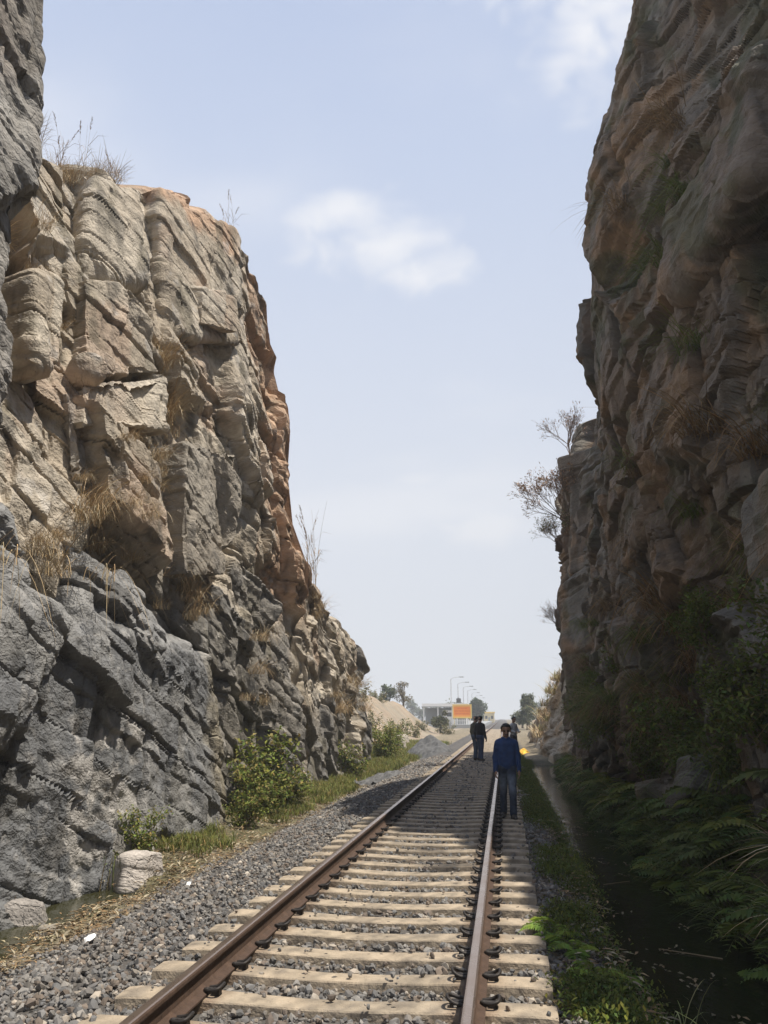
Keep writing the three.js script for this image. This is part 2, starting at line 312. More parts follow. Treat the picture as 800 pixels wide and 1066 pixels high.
function rightColor(X, y, u, t) {
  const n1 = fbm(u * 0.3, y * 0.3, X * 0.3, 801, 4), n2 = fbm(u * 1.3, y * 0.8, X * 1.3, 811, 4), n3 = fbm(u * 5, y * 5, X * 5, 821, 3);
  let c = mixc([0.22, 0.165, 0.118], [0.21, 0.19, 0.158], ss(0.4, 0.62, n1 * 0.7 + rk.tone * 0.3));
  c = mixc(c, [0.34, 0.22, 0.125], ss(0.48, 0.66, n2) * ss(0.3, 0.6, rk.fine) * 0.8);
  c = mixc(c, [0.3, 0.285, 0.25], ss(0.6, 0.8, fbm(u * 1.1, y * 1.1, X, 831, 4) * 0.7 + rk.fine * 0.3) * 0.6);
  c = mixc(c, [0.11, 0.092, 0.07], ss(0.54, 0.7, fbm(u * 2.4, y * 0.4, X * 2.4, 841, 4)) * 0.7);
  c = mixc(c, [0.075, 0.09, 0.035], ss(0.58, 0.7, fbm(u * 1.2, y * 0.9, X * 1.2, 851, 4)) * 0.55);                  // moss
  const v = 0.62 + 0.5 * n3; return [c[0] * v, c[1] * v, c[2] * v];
}
const B8 = (f, d) => [...f, ...f.map(([x, y, u]) => [x + d[0], y + d[1], u + d[2]])];

// --- left cliff
const leftBase0 = spline([[1, -1, -5.7], [1, 5, -6], [1, 11, -7.2], [4, -1, -5.8], [4, 4, -6], [4, 10, -7.2], [7.5, -1, -6.5], [7.5, 4, -6.3], [8, 7, -7], [8, 11, -8.2], [11, -1, -6.7], [11, 3, -6.3], [11, 6, -6.5], [11, 9, -7.6], [11, 11.6, -8.3],
  [14, -1, -5.9], [14, 3, -5.9], [14, 6, -6.2], [14, 9, -7.2], [14, 12.9, -8.1], [17, -1, -6.4], [17, 4, -6.1], [17, 8, -6.2], [17, 11, -6.9], [17, 14, -7.5], [19.5, -1, -5.6], [19.5, 4, -5.7], [19.5, 9, -6.2], [19.5, 14.5, -7],
  [21.5, -1, -5.5], [21.5, 5.5, -5.8], [21.5, 9, -6.1], [21.5, 14.6, -7.05], [24, -1, -5.5], [24, 5, -5.9], [27, -1, -5.5], [27, 4.6, -5.75], [32, -1, -5.8], [32, 5, -6.2], [36, -1, -6], [36, 3.4, -6.4], [42, -1, -7.2], [42, 2, -8.2], [50, -1, -11]]);
const leftCrest = (u) => pw([[0, 12], [4, 12], [7, 11.4], [9, 11.2], [12, 11.7], [14, 12.8], [15.5, 13.4], [16.4, 14.1], [18, 14.7], [19.7, 14.8], [20.8, 14.3], [21.6, 14.2], [21.9, 11.5], [22.1, 6.4], [22.6, 5.6], [25.6, 5.1], [26.8, 4.7], [28, 4.3], [30, 5.0], [31.7, 5.2], [33.5, 4.3], [35.2, 3.5], [37.5, 2.0], [39.5, 0.9], [44, -0.3]], u) + (fbm(u * 1.1, 5, 2, 950, 3) - 0.5) * 0.5;
const LD = [0.8, 0, 0.6], calmL = (u, y) => 1 - 0.6 * ss(14.2, 15, u) * ss(20.2, 19, u) * ss(9, 10, y);      // the upper tan block is massive, with few joints
const leftCliff = thing('rock_cliff', 'tall sunlit grey and tan rock cliff left of the railway track', 'cliff', 0, 0, 0);
mesh('rock_face', cliffSheet({ u0: 1, u1: 46, nu: 950, ny: 430, yb: -1.3, crest: leftCrest, base: leftBase0, dir: LD, seed: 11, k: 0.85, dip: 0.75, color: leftColor, calm: calmL }), M.rock, leftCliff);
function leftSurf(u, y) { const X = leftBase0(u, y), t = broken(X, y, -u, 11, 0.85, 0.75) * calmL(u, y); return new THREE.Vector3(X + LD[0] * t, y, -u + LD[2] * t); }
const leftBlock = (name, f, d, n, o) => mesh(name, rockBlock(B8(f, d), n, { color: leftColor, dip: 0.75, ...o }), M.rock, leftCliff);
leftBlock('pillar', [[-5.4, 3.6, 3.2], [-5.3, 4.6, 7.75], [-5.4, 17, 7.6], [-5.8, 17, 2.5]], [-3, 0, -0.1], [110, 260, 60], { seed: 33, k: 0.3, color: (X, y, u, t) => { const c = leftColor(X, y, u, t), g = slabColor(X, y, 9, t); return mixc(g, c, 0.3); } });
rk.big = 0.55;
leftBlock('slab', [[-5.85, -1.2, 5.5], [-5.15, -1.2, 16.0], [-5.55, 2.75, 15.7], [-5.75, 2.75, 5.5]], [-2.4, 0.9, -0.3], [340, 130, 50], { seed: 46, k: 0.55, split: 0.8, round: 22, color: slabColor });
leftBlock('boulder', [[-5.75, 2.3, 5.6], [-5.6, 2.6, 9.4], [-5.9, 4.0, 9.0], [-6.0, 4.3, 5.8]], [-1.4, 0.2, 0.2], [90, 50, 40], { seed: 62, k: 0.5, round: 14, color: slabColor });
leftBlock('boulder', [[-5.6, 2.5, 10.2], [-5.5, 2.6, 13.0], [-5.9, 3.5, 12.6], [-6.0, 4.0, 10.4]], [-1.4, 0.2, 0.2], [80, 44, 40], { seed: 63, k: 0.5, round: 12, color: slabColor });
rk.big = 1;
leftBlock('boulder', [[-7.3, 9.2, 12.0], [-6.75, 9.9, 13.4], [-7.1, 12.4, 13.8], [-7.6, 12.0, 12.6]], [-1.3, 0.2, 1.2], 64, { seed: 51, k: 0.28, round: 9 });
leftBlock('boulder', [[-6.35, 6.3, 9.55], [-6.2, 6.5, 10.1], [-6.5, 8.3, 10.35], [-6.65, 8.0, 9.7]], [-1.4, 0, 0.5], 50, { seed: 52, k: 0.2, round: 9 });
leftBlock('boulder', [[-6.5, 6.9, 11.2], [-6.15, 7.9, 13.5], [-6.6, 9.7, 13.0], [-7.1, 9.2, 11.8]], [-1.5, 0, 0.7], 64, { seed: 53, k: 0.3, round: 14 });
leftBlock('boulder', [[-6.3, 5.9, 10.9], [-5.95, 6.7, 13.3], [-6.1, 7.95, 13.4], [-6.5, 6.9, 11.2]], [-1.4, 0, 0.4], 60, { seed: 54, k: 0.22, round: 22, color: (X, y, u, t) => mixc(leftColor(X, y, u, t), CREAM, 0.45) });
leftBlock('buttress', [[-6.95, 9.6, 14.9], [-6.2, 10.9, 18.4], [-6.75, 14.5, 18.6], [-7.5, 13.5, 15.2]], [-1.8, 0.3, 0.8], 110, { seed: 55, k: 0.24, round: 22 });
leftBlock('boulder', [[-6.5, 10.2, 15.8], [-5.95, 10.6, 17.2], [-6.05, 11.8, 17.2], [-6.6, 11.4, 16.0]], [-1.2, 0.2, 0.4], 44, { seed: 56, k: 0.2, round: 12 });
leftBlock('boulder', [[-6.3, 4.9, 11.0], [-6.1, 4.6, 12.6], [-6.2, 6.2, 13.2], [-6.6, 6.6, 10.8]], [-1.2, 0, 0.5], 50, { seed: 57, k: 0.35, round: 16, color: (X, y, u, t) => mixc(leftColor(X, y, u, t), slabColor(X, y, u, t), 0.5) });
leftBlock('buttress', [[-5.65, 4.0, 13.8], [-5.5, 4.4, 16.3], [-5.85, 7.6, 17.1], [-5.95, 6.8, 14.1]], [-1.4, 0, 0.5], 80, { seed: 58, k: 0.32, round: 22, color: (X, y, u, t) => mixc(leftColor(X, y, u, t), GREY, 0.6) });
leftBlock('buttress', [[-5.5, -1.1, 18.4], [-5.35, -1.1, 20.9], [-5.75, 4.2, 20.9], [-5.9, 3.7, 18.6]], [-1.4, 0.2, 0.3], 80, { seed: 59, k: 0.4, round: 22 });
leftBlock('buttress', [[-5.3, -1.1, 21.6], [-5.3, -1.1, 25.5], [-5.75, 4.8, 25.4], [-5.9, 5.0, 22.4]], [-1.6, 0.2, 0.3], 80, { seed: 60, k: 0.42, round: 22 });
leftBlock('buttress', [[-5.6, -1.1, 29.4], [-5.85, -1.1, 37.4], [-6.6, 3.4, 34.4], [-6.2, 4.9, 31.0]], [-1.6, 0.2, 0.3], 70, { seed: 61, k: 0.4, round: 22 });

// --- right cliff
const rightBase0 = spline([[-10, -1, 6], [-10, 6, 6.4], [-10, 13, 7], [0, -1, 5.6], [0, 6, 5.8], [0, 12, 6.2], [5, -1, 4.8], [5, 6, 5], [5, 12, 5.6], [8, -1, 4], [8, 4, 4], [8, 8, 4.3], [8, 12.5, 5], [11, -1, 3.5], [11, 3.3, 3.6], [11, 7.5, 4], [11, 12.5, 4.6],
  [14, -1, 3.2], [14, 5, 3.1], [14, 10, 3.2], [14, 16, 4.2], [18, -1, 3], [18, 4, 2.95], [18, 9.1, 2.45], [18, 11.7, 2.4], [18, 14.9, 2.85], [18, 17.1, 3.55], [18, 20, 4.3], [18, 22, 5], [22, -1, 2.9], [22, 5, 2.9], [22, 10, 3.4], [22, 15, 4.0], [22, 19, 4.8],
  [26, -1, 2.9], [26, 6, 3.4], [26, 12, 3.9], [26, 16, 4.6], [30, -1, 2.9], [30, 5, 3.2], [30, 11, 3.5], [36, -1, 2.9], [36, 6, 3], [36, 12, 3.2], [42, -1, 3.3], [42, 10, 3.7]]);
const rightCrest = (u) => pw([[-10, 12.5], [0, 12.3], [4, 12.4], [8, 12.4], [11, 13.6], [13, 17], [15, 21], [18, 21.5], [20, 19.5], [25, 16.5], [30, 13], [36, 13], [41, 12], [43, 6], [45, 1]], u) + (fbm(u * 1.1, 5, 2, 960, 3) - 0.5) * 0.6;
rk.soft = 1.0;
const calmR = (u, y) => 1 - 0.45 * ss(15.5, 17.5, u) * ss(26, 22, u) * ss(7, 9, y);
const RD = [-0.85, 0, 0.53];
const rightCliff = thing('rock_cliff', 'tall dark brown shaded rock cliff right of the water ditch', 'cliff', 0, 0, 0);
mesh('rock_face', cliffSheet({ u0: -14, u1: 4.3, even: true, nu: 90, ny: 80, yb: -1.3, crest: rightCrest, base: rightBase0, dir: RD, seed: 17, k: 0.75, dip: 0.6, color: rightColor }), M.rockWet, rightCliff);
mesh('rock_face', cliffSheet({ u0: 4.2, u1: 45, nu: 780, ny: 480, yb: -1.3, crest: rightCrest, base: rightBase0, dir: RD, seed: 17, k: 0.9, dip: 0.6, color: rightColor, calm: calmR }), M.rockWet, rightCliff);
function rightSurf(u, y) { const X = rightBase0(u, y), t = broken(X, y, -u, 17, 0.9, 0.6) * calmR(u, y); return new THREE.Vector3(X + RD[0] * t, y, -u + RD[2] * t); }
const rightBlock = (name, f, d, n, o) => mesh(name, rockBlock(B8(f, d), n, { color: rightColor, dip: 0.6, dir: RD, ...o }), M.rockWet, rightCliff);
rightBlock('overhang', [[2.62, 9.6, 29.5], [3.6, 9.4, 28.6], [3.7, 11.15, 28.6], [2.4, 11.1, 29.6]], [0.5, 0, 3], 50, { seed: 71, k: 0.18 });
rightBlock('buttress', [[2.55, 6.6, 29.4], [3.6, 6.6, 28.4], [3.7, 10.2, 28.5], [2.85, 10.2, 29.5]], [0.5, 0, 3.5], 60, { seed: 72, k: 0.22 });
rightBlock('buttress', [[2.5, -0.6, 29.6], [3.4, -0.6, 28.2], [3.4, 6.9, 28.4], [2.05, 6.0, 29.8]], [0.8, 0, 4], 70, { seed: 73, k: 0.25 });
rightBlock('ledge', [[2.9, 5.0, 15.6], [2.75, 4.6, 19.2], [2.75, 6.6, 19.6], [3.0, 7.5, 15.4]], [1.2, 0.2, 0.3], 70, { seed: 74, k: 0.3 });
rightBlock('ledge', [[3.6, 8.8, 10.2], [3.2, 8.4, 12.8], [3.4, 10.6, 13.0], [4.2, 11.4, 10.6]], [1.4, 0.2, 0.3], 70, { seed: 75, k: 0.3 });
rightBlock('buttress', [[3.6, 0.2, 9.0], [3.3, 0.2, 10.6], [3.4, 4.3, 10.9], [3.8, 4.6, 9.2]], [1.2, 0.2, 0.4], 70, { seed: 76, k: 0.3 });

// ------------------------------------------------------------------ ground, ballast bed, water
const RAILS = [-1.96, -0.217], MID = -1.09;
const WATER = -0.74;
function ground(X, u) {
  const far = ss(40, 60, u);
  let h;
  const shoulderL = lerp(-0.26, -0.58, ss(-3.0, -4.35, X)), shoulderR = lerp(-0.26, -0.9, ss(0.5, 1.2, X));
  if (X < MID) {
    h = shoulderL;
    if (X < -4.3) {
      const verge = -0.58 + 0.16 * ss(-4.3, -5.6, X) + 0.1 * (fbm(X * 1.3, u * 1.3, 1, 70, 3) - 0.5);
      const pond = ss(11.7, 10.6, u + (fbm(X, u, 2, 71, 2) - 0.5) * 1.2) * ss(-4.35, -5.0, X + (fbm(X * 2, u * 2, 2, 72, 2) - 0.5) * 0.5);
      h = lerp(verge, -1.05, pond);
    }
  } else {
    h = shoulderR;
    if (X > 1.15) h = Math.min(-0.9 - 0.25 * ss(1.15, 1.6, X) * ss(2.9, 2.2, X), 9) + Math.max(0, X - 2.25) * lerp(1.15, 0.5, ss(3.4, 5, X));
    h = lerp(h, -0.45 + 0.12 * ss(1, 2.4, X), ss(38, 44, u) * ss(0.6, 1.2, X));
  }
  const flat = -0.5 + 0.25 * (fbm(X * 0.15, u * 0.15, 4, 73, 3) - 0.5);
  h = lerp(h, flat, far * ss(3, 8, Math.abs(X - MID)));
  h += 4.3 * ss(-8, -14.5, X) * ss(48, 62, u) * ss(135, 100, u) * (0.7 + 0.5 * fbm(X * 0.25, u * 0.12, 8, 74, 4));   // quarry spoil beyond the left cliff
  h += (fbm(X * 3, u * 3, 9, 75, 3) - 0.5) * 0.05;
  return h;
}
{
  const xs = [], us = [];
  for (let x = -4.9; x <= 3.6; x += 0.075) xs.push(x);
  for (let x = 3.75, d = 0.2; x < 320; x += d, d *= 1.18) xs.push(x);
  for (let x = -5.0, d = 0.12; x > -320; x -= d, d *= 1.12) xs.unshift(x);
  for (let u = -14; u < 2.5; u += 0.6) us.push(u);
  for (let u = 2.5, d = 0.07; u < 560; u += d, d *= 1.014) us.push(u);
  const pos = [], col = [], uv = [], idx = [], n = xs.length;
  us.forEach((u, i) => xs.forEach((X, j) => {
    pos.push(X, ground(X, u), -u); uv.push(X, u);
    const n1 = fbm(X * 1.5, u * 1.5, 3, 80, 4), n2 = fbm(X * 7, u * 7, 3, 81, 3), a = Math.abs(X - MID + (n1 - 0.5) * 0.5), inB = ss(3.3, 3.0, X < MID ? a : a + 1.0);
    let c = mixc([0.3, 0.24, 0.16], [0.2, 0.17, 0.11], n1);                              // dusty soil
    c = mixc(c, [0.11, 0.1, 0.09], inB);                                                   // fines between the ballast
    if (X > 0.9 && u < 42) c = mixc(c, [0.1, 0.085, 0.052], ss(0.9, 1.2, X));            // ditch mud
    if (X < -4.3 && u < 46) c = mixc(c, [0.13, 0.12, 0.05], ss(0.4, 0.6, n1) * 0.8);
    if (u > 50 && X < -7) c = mixc(c, n1 > 0.5 ? [0.42, 0.31, 0.22] : [0.36, 0.3, 0.23], 0.85);
    const far = ss(60, 90, u) * ss(4, 7, a); c = mixc(c, [0.27, 0.24, 0.15], far * (X < -7 ? 0.2 : 0.7));
    const v = 0.7 + 0.6 * n2; col.push(c[0] * v, c[1] * v, c[2] * v);
    if (i && j) { const p = (i - 1) * n + j - 1, q = i * n + j - 1; idx.push(p, p + 1, q, p + 1, q + 1, q); }
  }));
  M.ground = std({ vertexColors: true, map: tex(grainMap, 0.7), bumpMap: tex(bumpTex, 1.3), bumpScale: 0.03, roughness: 0.97 });
  const g = one('ground', geom(pos, idx, col, uv), M.ground); tag(g, null, null, null, 'structure');
}
M.water = new THREE.MeshPhysicalMaterial({ color: rgb(0.012, 0.014, 0.006), roughness: 0.06, ior: 1.33, bumpMap: tex(bumpTex, 0.5), bumpScale: 0.004 });
M.pond = new THREE.MeshPhysicalMaterial({ color: rgb(0.035, 0.034, 0.015), roughness: 0.07, ior: 1.33, bumpMap: tex(bumpTex, 0.5), bumpScale: 0.004 });
function waterSheet(x0, x1, u0, u1, mat) {
  const g = new THREE.PlaneGeometry(x1 - x0, u1 - u0); g.rotateX(-Math.PI / 2); g.translate((x0 + x1) / 2, WATER, -(u0 + u1) / 2);
  const p = g.attributes.position; for (let i = 0; i < p.count; i++) g.attributes.uv.setXY(i, p.getX(i), -p.getZ(i) * 0.6);
  tag(one('water', g, mat), null, null, null, 'structure');
}
waterSheet(0.85, 3.1, -6, 41, M.water);
waterSheet(-7.2, -4.3, -4, 12.2, M.pond);

// ------------------------------------------------------------------ railway track
M.rust = std({ color: rgb(0.1, 0.06, 0.04), roughness: 0.8, metalness: 0.2, map: tex(grainMap, 2), bumpMap: tex(bumpTex, 3), bumpScale: 0.003 });
M.steel = std({ color: rgb(0.36, 0.27, 0.21), roughness: 0.34, metalness: 0.85, roughnessMap: tex(noiseTex(256, 6, 19, 0.7, 1, 4), 1) });
M.clip = std({ color: rgb(0.035, 0.03, 0.027), roughness: 0.6, metalness: 0.5 });
const track = thing('railway_track', 'single railway track on pale concrete sleepers running straight through the cutting', 'railway track', 0, 0, 0);
{
  const half = [[0, -0.172], [0.075, -0.172], [0.075, -0.161], [0.03, -0.148], [0.011, -0.13], [0.0085, -0.06], [0.012, -0.046], [0.034, -0.036], [0.036, -0.03], [0.036, -0.012], [0.031, -0.004], [0.02, -0.001]];
  const sh = new THREE.Shape(); sh.moveTo(half[0][0], half[0][1]);
  for (const [x, y] of half.slice(1)) sh.lineTo(x, y);
  for (const [x, y] of half.slice(1).reverse()) sh.lineTo(-x, y);
  const g = new THREE.ExtrudeGeometry(sh, { depth: 420, bevelEnabled: false, steps: 60 }); g.translate(0, 0, -416);
  const top = new THREE.ExtrudeGeometry(new THREE.Shape([[-0.031, -0.0025], [-0.02, 0.001], [0, 0.0018], [0.02, 0.001], [0.031, -0.0025]].map(([x, y]) => new THREE.Vector2(x, y))), { depth: 420, bevelEnabled: false }); top.translate(0, 0, -416);
  for (const X of RAILS) {
    const r = mesh('rail', g, M.rust, track); r.position.x = X;
    mesh('running_surface', top, M.steel, r);
  }
}
// concrete sleepers, each with four sprung clips
const SL0 = 5.45 - 0.54 * 5, SLD = 0.54;
{
  const secs = [[-1.375, 0.02, 0.96], [-1.36, 0, 1], [-0.9, 0, 1], [-0.55, -0.012, 0.95], [-0.2, -0.026, 0.86], [0.2, -0.026, 0.86], [0.55, -0.012, 0.95], [0.9, 0, 1], [1.36, 0, 1], [1.375, 0.02, 0.96]];
  const prof = [[-0.135, -0.22], [-0.112, -0.012], [-0.104, -0.003], [0, 0], [0.104, -0.003], [0.112, -0.012], [0.135, -0.22]];
  const variants = [];
  for (let v = 0; v < 5; v++) {
    const pos = [], col = [], uv = [], idx = [], R = rng(300 + v), N = 41, np = 7;
    for (let i = 0; i < N; i++) {
      const x = -1.375 + 2.75 * i / (N - 1), dy = pw(secs.map((s) => [s[0], s[0] > -1.37 && s[0] < 1.37 ? s[1] : -0.008]), x), w = pw(secs.map((s) => [s[0], s[2]]), x);
      for (let k = 0; k < np; k++) {
        const q = pw(prof.map((p, m) => [m / 6, p[0]]), k / (np - 1)), y = pw(prof.map((p, m) => [m / 6, p[1]]), k / (np - 1));
        const chip = (fbm(x * 9, k * 1.3, v * 7, 140, 3) - 0.5) * 0.007;
        pos.push(x, y + dy + chip * 0.6, q * w + chip); uv.push(x + v * 1.37, q + y);
        const n = fbm(x * 4, k * 0.6, v * 5.3, 141, 4), m = fbm(x * 16, k * 2, v * 5.3, 142, 3);
        let c = mixc([0.5, 0.4, 0.285], [0.4, 0.335, 0.25], n); c = mixc(c, [0.19, 0.16, 0.125], ss(0.49, 0.64, m * 0.6 + n * 0.4) * 0.75);
        const near = Math.min(Math.abs(x - 0.873), Math.abs(x + 0.873)); c = mixc(c, [0.16, 0.085, 0.05], ss(0.22, 0.06, near + (m - 0.5) * 0.2) * 0.55);   // rust wash by the rail seats
        const t = 0.8 + 0.4 * m; col.push(c[0] * t, c[1] * t, c[2] * t);
        if (i && k) { const a = (i - 1) * np + k - 1, b = i * np + k - 1; idx.push(a, b, a + 1, b, b + 1, a + 1); }
      }
    }
    for (const e of [0, N - 1]) { const o = e * np; for (let k = 1; k < np - 1; k++) if (e) idx.push(o, o + k + 1, o + k); else idx.push(o, o + k, o + k + 1); }
    const fg = geom(pos, idx, col, uv).toNonIndexed(); fg.computeVertexNormals(); variants.push(fg);
  }
  M.sleeper = std({ vertexColors: true, map: tex(grainMap, 1.1), bumpMap: tex(bumpTex, 2), bumpScale: 0.008, roughness: 0.95 });
  const cv = new THREE.CatmullRomCurve3([[-0.03, 0.02, -0.055], [0.03, 0.03, -0.055], [0.065, 0.05, -0.045], [0.075, 0.055, 0], [0.06, 0.045, 0.05], [0.01, 0.032, 0.055], [-0.03, 0.03, 0.03], [-0.035, 0.026, 0], [0.0, 0.024, -0.008], [0.06, 0.018, -0.005]].map((p) => new THREE.Vector3(...p)));
  const tube = new THREE.TubeGeometry(cv, 30, 0.0115, 6), ins = new THREE.BoxGeometry(0.05, 0.05, 0.055); ins.translate(0.035, 0.005, 0); const liner = new THREE.BoxGeometry(0.06, 0.014, 0.1); liner.translate(-0.035, 0.014, 0);
  const clipG = mergeGeometries([tube.toNonIndexed(), ins.toNonIndexed(), liner.toNonIndexed()]);
  const R = rng(9);
  for (let i = 0; i < 215; i++) {
    const u = SL0 + SLD * i, m = mesh('sleeper', variants[fl(R() * 5)], M.sleeper, track);
    m.position.set(MID + (R() - 0.5) * 0.03, -0.176, -u); m.rotation.y = (R() - 0.5) * 0.016 + (R() < 0.5 ? Math.PI : 0);
    if (u < 33) for (const X of RAILS) for (const s of [-1, 1]) {
      const c = mesh('rail_clip', clipG, M.clip, m); const side = Math.cos(m.rotation.y) > 0 ? 1 : -1;
      c.position.set((X - m.position.x + s * 0.085) * side, 0, 0); c.rotation.y = (s > 0 ? 0 : Math.PI) + (side > 0 ? 0 : Math.PI);
    }
  }
}
// crushed stone between and beside the sleepers: nobody could count it
const stoneG = [];
for (let v = 0; v < 6; v++) {
  const R = rng(500 + v), g = new THREE.IcosahedronGeometry(1, 0), p = g.attributes.position, map = {};
  const ax = [0.75 + R() * 0.5, 0.55 + R() * 0.35, 0.8 + R() * 0.5];
  for (let i = 0; i < p.count; i++) { const k = [p.getX(i), p.getY(i), p.getZ(i)].map((q) => q.toFixed(3)).join(); const s = map[k] ??= 0.68 + R() * 0.6; p.setXYZ(i, p.getX(i) * s * ax[0], p.getY(i) * s * ax[1], p.getZ(i) * s * ax[2]); }
  g.deleteAttribute('uv'); g.computeVertexNormals(); stoneG.push(g);
}
M.stone = std({ color: 0xffffff, flatShading: true, roughness: 0.93 });
{
  const R = rng(41), lists = stoneG.map(() => []), d = new THREE.Object3D();
  const put = (X, u, s, lift) => {
    const k = fl((u - SL0) / SLD + 0.5), su = SL0 + SLD * k;
    if (Math.abs(X - MID) < 1.39 && Math.abs(u - su) < 0.115) { if (R() > 0.05) return; s *= 0.75; lift += 0.075; }
    for (const r of RAILS) if (Math.abs(X - r) < 0.1) return;
    d.position.set(X, ground(X, u) + lift, -u); d.rotation.set(R() * 6.3, R() * 6.3, R() * 6.3); d.scale.setScalar(s * (0.4 + R() * R() * 1.15)); d.updateMatrix();
    const t = R(), n = vn(X * 2.5, u * 2.5, 3, 33); let c = t < 0.5 ? [0.14, 0.138, 0.135] : t < 0.75 ? [0.2, 0.19, 0.175] : t < 0.93 ? [0.15, 0.122, 0.1] : [0.34, 0.3, 0.25];
    c = mixc(c, [0.27, 0.2, 0.13], 0.35 * n * R()); const v = 0.65 + 0.7 * R();
    lists[fl(R() * 6)].push([d.matrix.clone(), c.map((q) => q * v)]);
  };
  for (let n = 0; n < 90000; n++) {
    const u = 2.6 + 36 * Math.pow(R(), 1.75), X = -4.35 + R() * 5.55; const far = ss(10, 26, u);
    const edge = ss(-4.4, -3.6, X + (fbm(X * 1.5, u * 1.5, 3, 34, 3) - 0.5) * 0.9) * ss(1.3, 0.75, X); if (R() > edge * 0.9 + 0.1 - (X < -4.1 ? 0.08 : 0)) continue;
    const inside = Math.abs(X - MID) < 1.4; put(X, u, lerp(0.027, 0.042, far), (inside ? 0.0 : -0.005) + R() * 0.035);
  }
  for (let n = 0; n < 2600; n++) { const u = 5 + 30 * R() * R(), X = -4.2 - R() * 1.1; put(X, u, 0.012 + 0.03 * R() * R() * R(), 0.0); }          // strays on the verge
  const grp = new THREE.Group(); grp.name = 'ballast'; tag(grp, null, null, null, 'stuff'); scene.add(grp);
  lists.forEach((l, i) => {
    const im = new THREE.InstancedMesh(stoneG[i], M.stone, l.length); im.name = 'crushed_stone'; im.userData.kind = 'stuff'; im.castShadow = im.receiveShadow = true;
    l.forEach(([m, c], k) => { im.setMatrixAt(k, m); im.setColorAt(k, rgb(...c)); }); grp.add(im);
  });
}

// ------------------------------------------------------------------ plants: builders
M.leaf = new THREE.MeshPhysicalMaterial({ vertexColors: true, side: THREE.DoubleSide, roughness: 0.95, specularIntensity: 0.25, transmission: 0.3, thickness: 0 });
M.dry = std({ vertexColors: true, roughness: 0.9 });
class Strip {
  constructor() { this.p = []; this.c = []; this.i = []; }
  ribbon(pts, w, col, side) {                             // tapered blade along pts
    const o = this.p.length / 3, n = pts.length;
    pts.forEach((q, k) => {
      const t = k / (n - 1), ww = w * (k === n - 1 ? 0.08 : 1 - 0.55 * t * t), v = 0.8 + 0.35 * t;
      this.p.push(q[0] - side[0] * ww, q[1], q[2] - side[1] * ww, q[0] + side[0] * ww, q[1] + ww * 0.3, q[2] + side[1] * ww);
      for (let m = 0; m < 2; m++) this.c.push(col[0] * v, col[1] * v, col[2] * v);
      if (k) { const a = o + (k - 1) * 2; this.i.push(a, a + 1, a + 2, a + 1, a + 3, a + 2); }
    });
  }
  leaf(x, y, z, dx, dy, dz, len, wid, col, R) {           // a pointed leaf folded a little along its midrib
    const o = this.p.length / 3; let l = Math.hypot(dx, dy, dz) || 1; dx /= l; dy /= l; dz /= l;
    let sx = -dz + (R() - 0.5) * 0.6, sy = (R() - 0.5) * 0.9, sz = dx + (R() - 0.5) * 0.6; l = Math.hypot(sx, sy, sz) || 1; sx *= wid / l; sy *= wid / l; sz *= wid / l;
    const m = len * 0.45, f = wid * 0.25;
    this.p.push(x, y, z, x + dx * m + sx, y + dy * m + sy + f, z + dz * m + sz, x + dx * len, y + dy * len - len * 0.12, z + dz * len, x + dx * m - sx, y + dy * m - sy + f, z + dz * m - sz);
    for (let k = 0; k < 4; k++) this.c.push(...col); this.i.push(o, o + 1, o + 2, o, o + 2, o + 3);
  }
  stem(a, b, ra, rb, col) {
    const o = this.p.length / 3, d = new THREE.Vector3(b[0] - a[0], b[1] - a[1], b[2] - a[2]).normalize(), s = new THREE.Vector3(-d.y, d.x, 0.3 * d.x + 0.01).cross(d).normalize(), t = s.clone().cross(d);
    for (const [q, r] of [[a, ra], [b, rb]]) for (let k = 0; k < 4; k++) { const an = k * Math.PI / 2, c = Math.cos(an) * r, e = Math.sin(an) * r; this.p.push(q[0] + s.x * c + t.x * e, q[1] + s.y * c + t.y * e, q[2] + s.z * c + t.z * e); this.c.push(...col); }
    for (let k = 0; k < 4; k++) { const m = (k + 1) % 4; this.i.push(o + k, o + m, o + 4 + k, o + m, o + 4 + m, o + 4 + k); }
  }
  build() { return geom(this.p, this.i, this.c); }
}
const varied = (c, R, a = 0.5) => { const v = 1 - a / 2 + R() * a, h = (R() - 0.5) * 0.25; return [c[0] * v * (1 + h), c[1] * v, c[2] * v * (1 - h)]; };
const STRAWS = [[0.46, 0.35, 0.2], [0.4, 0.29, 0.16], [0.55, 0.45, 0.3], [0.32, 0.22, 0.12]], GREENS = [[0.08, 0.14, 0.025], [0.11, 0.17, 0.03], [0.06, 0.11, 0.025], [0.17, 0.2, 0.05]], DKGREEN = [[0.11, 0.15, 0.028], [0.14, 0.165, 0.034], [0.085, 0.125, 0.03]], BLACKISH = [[0.08, 0.06, 0.045]];
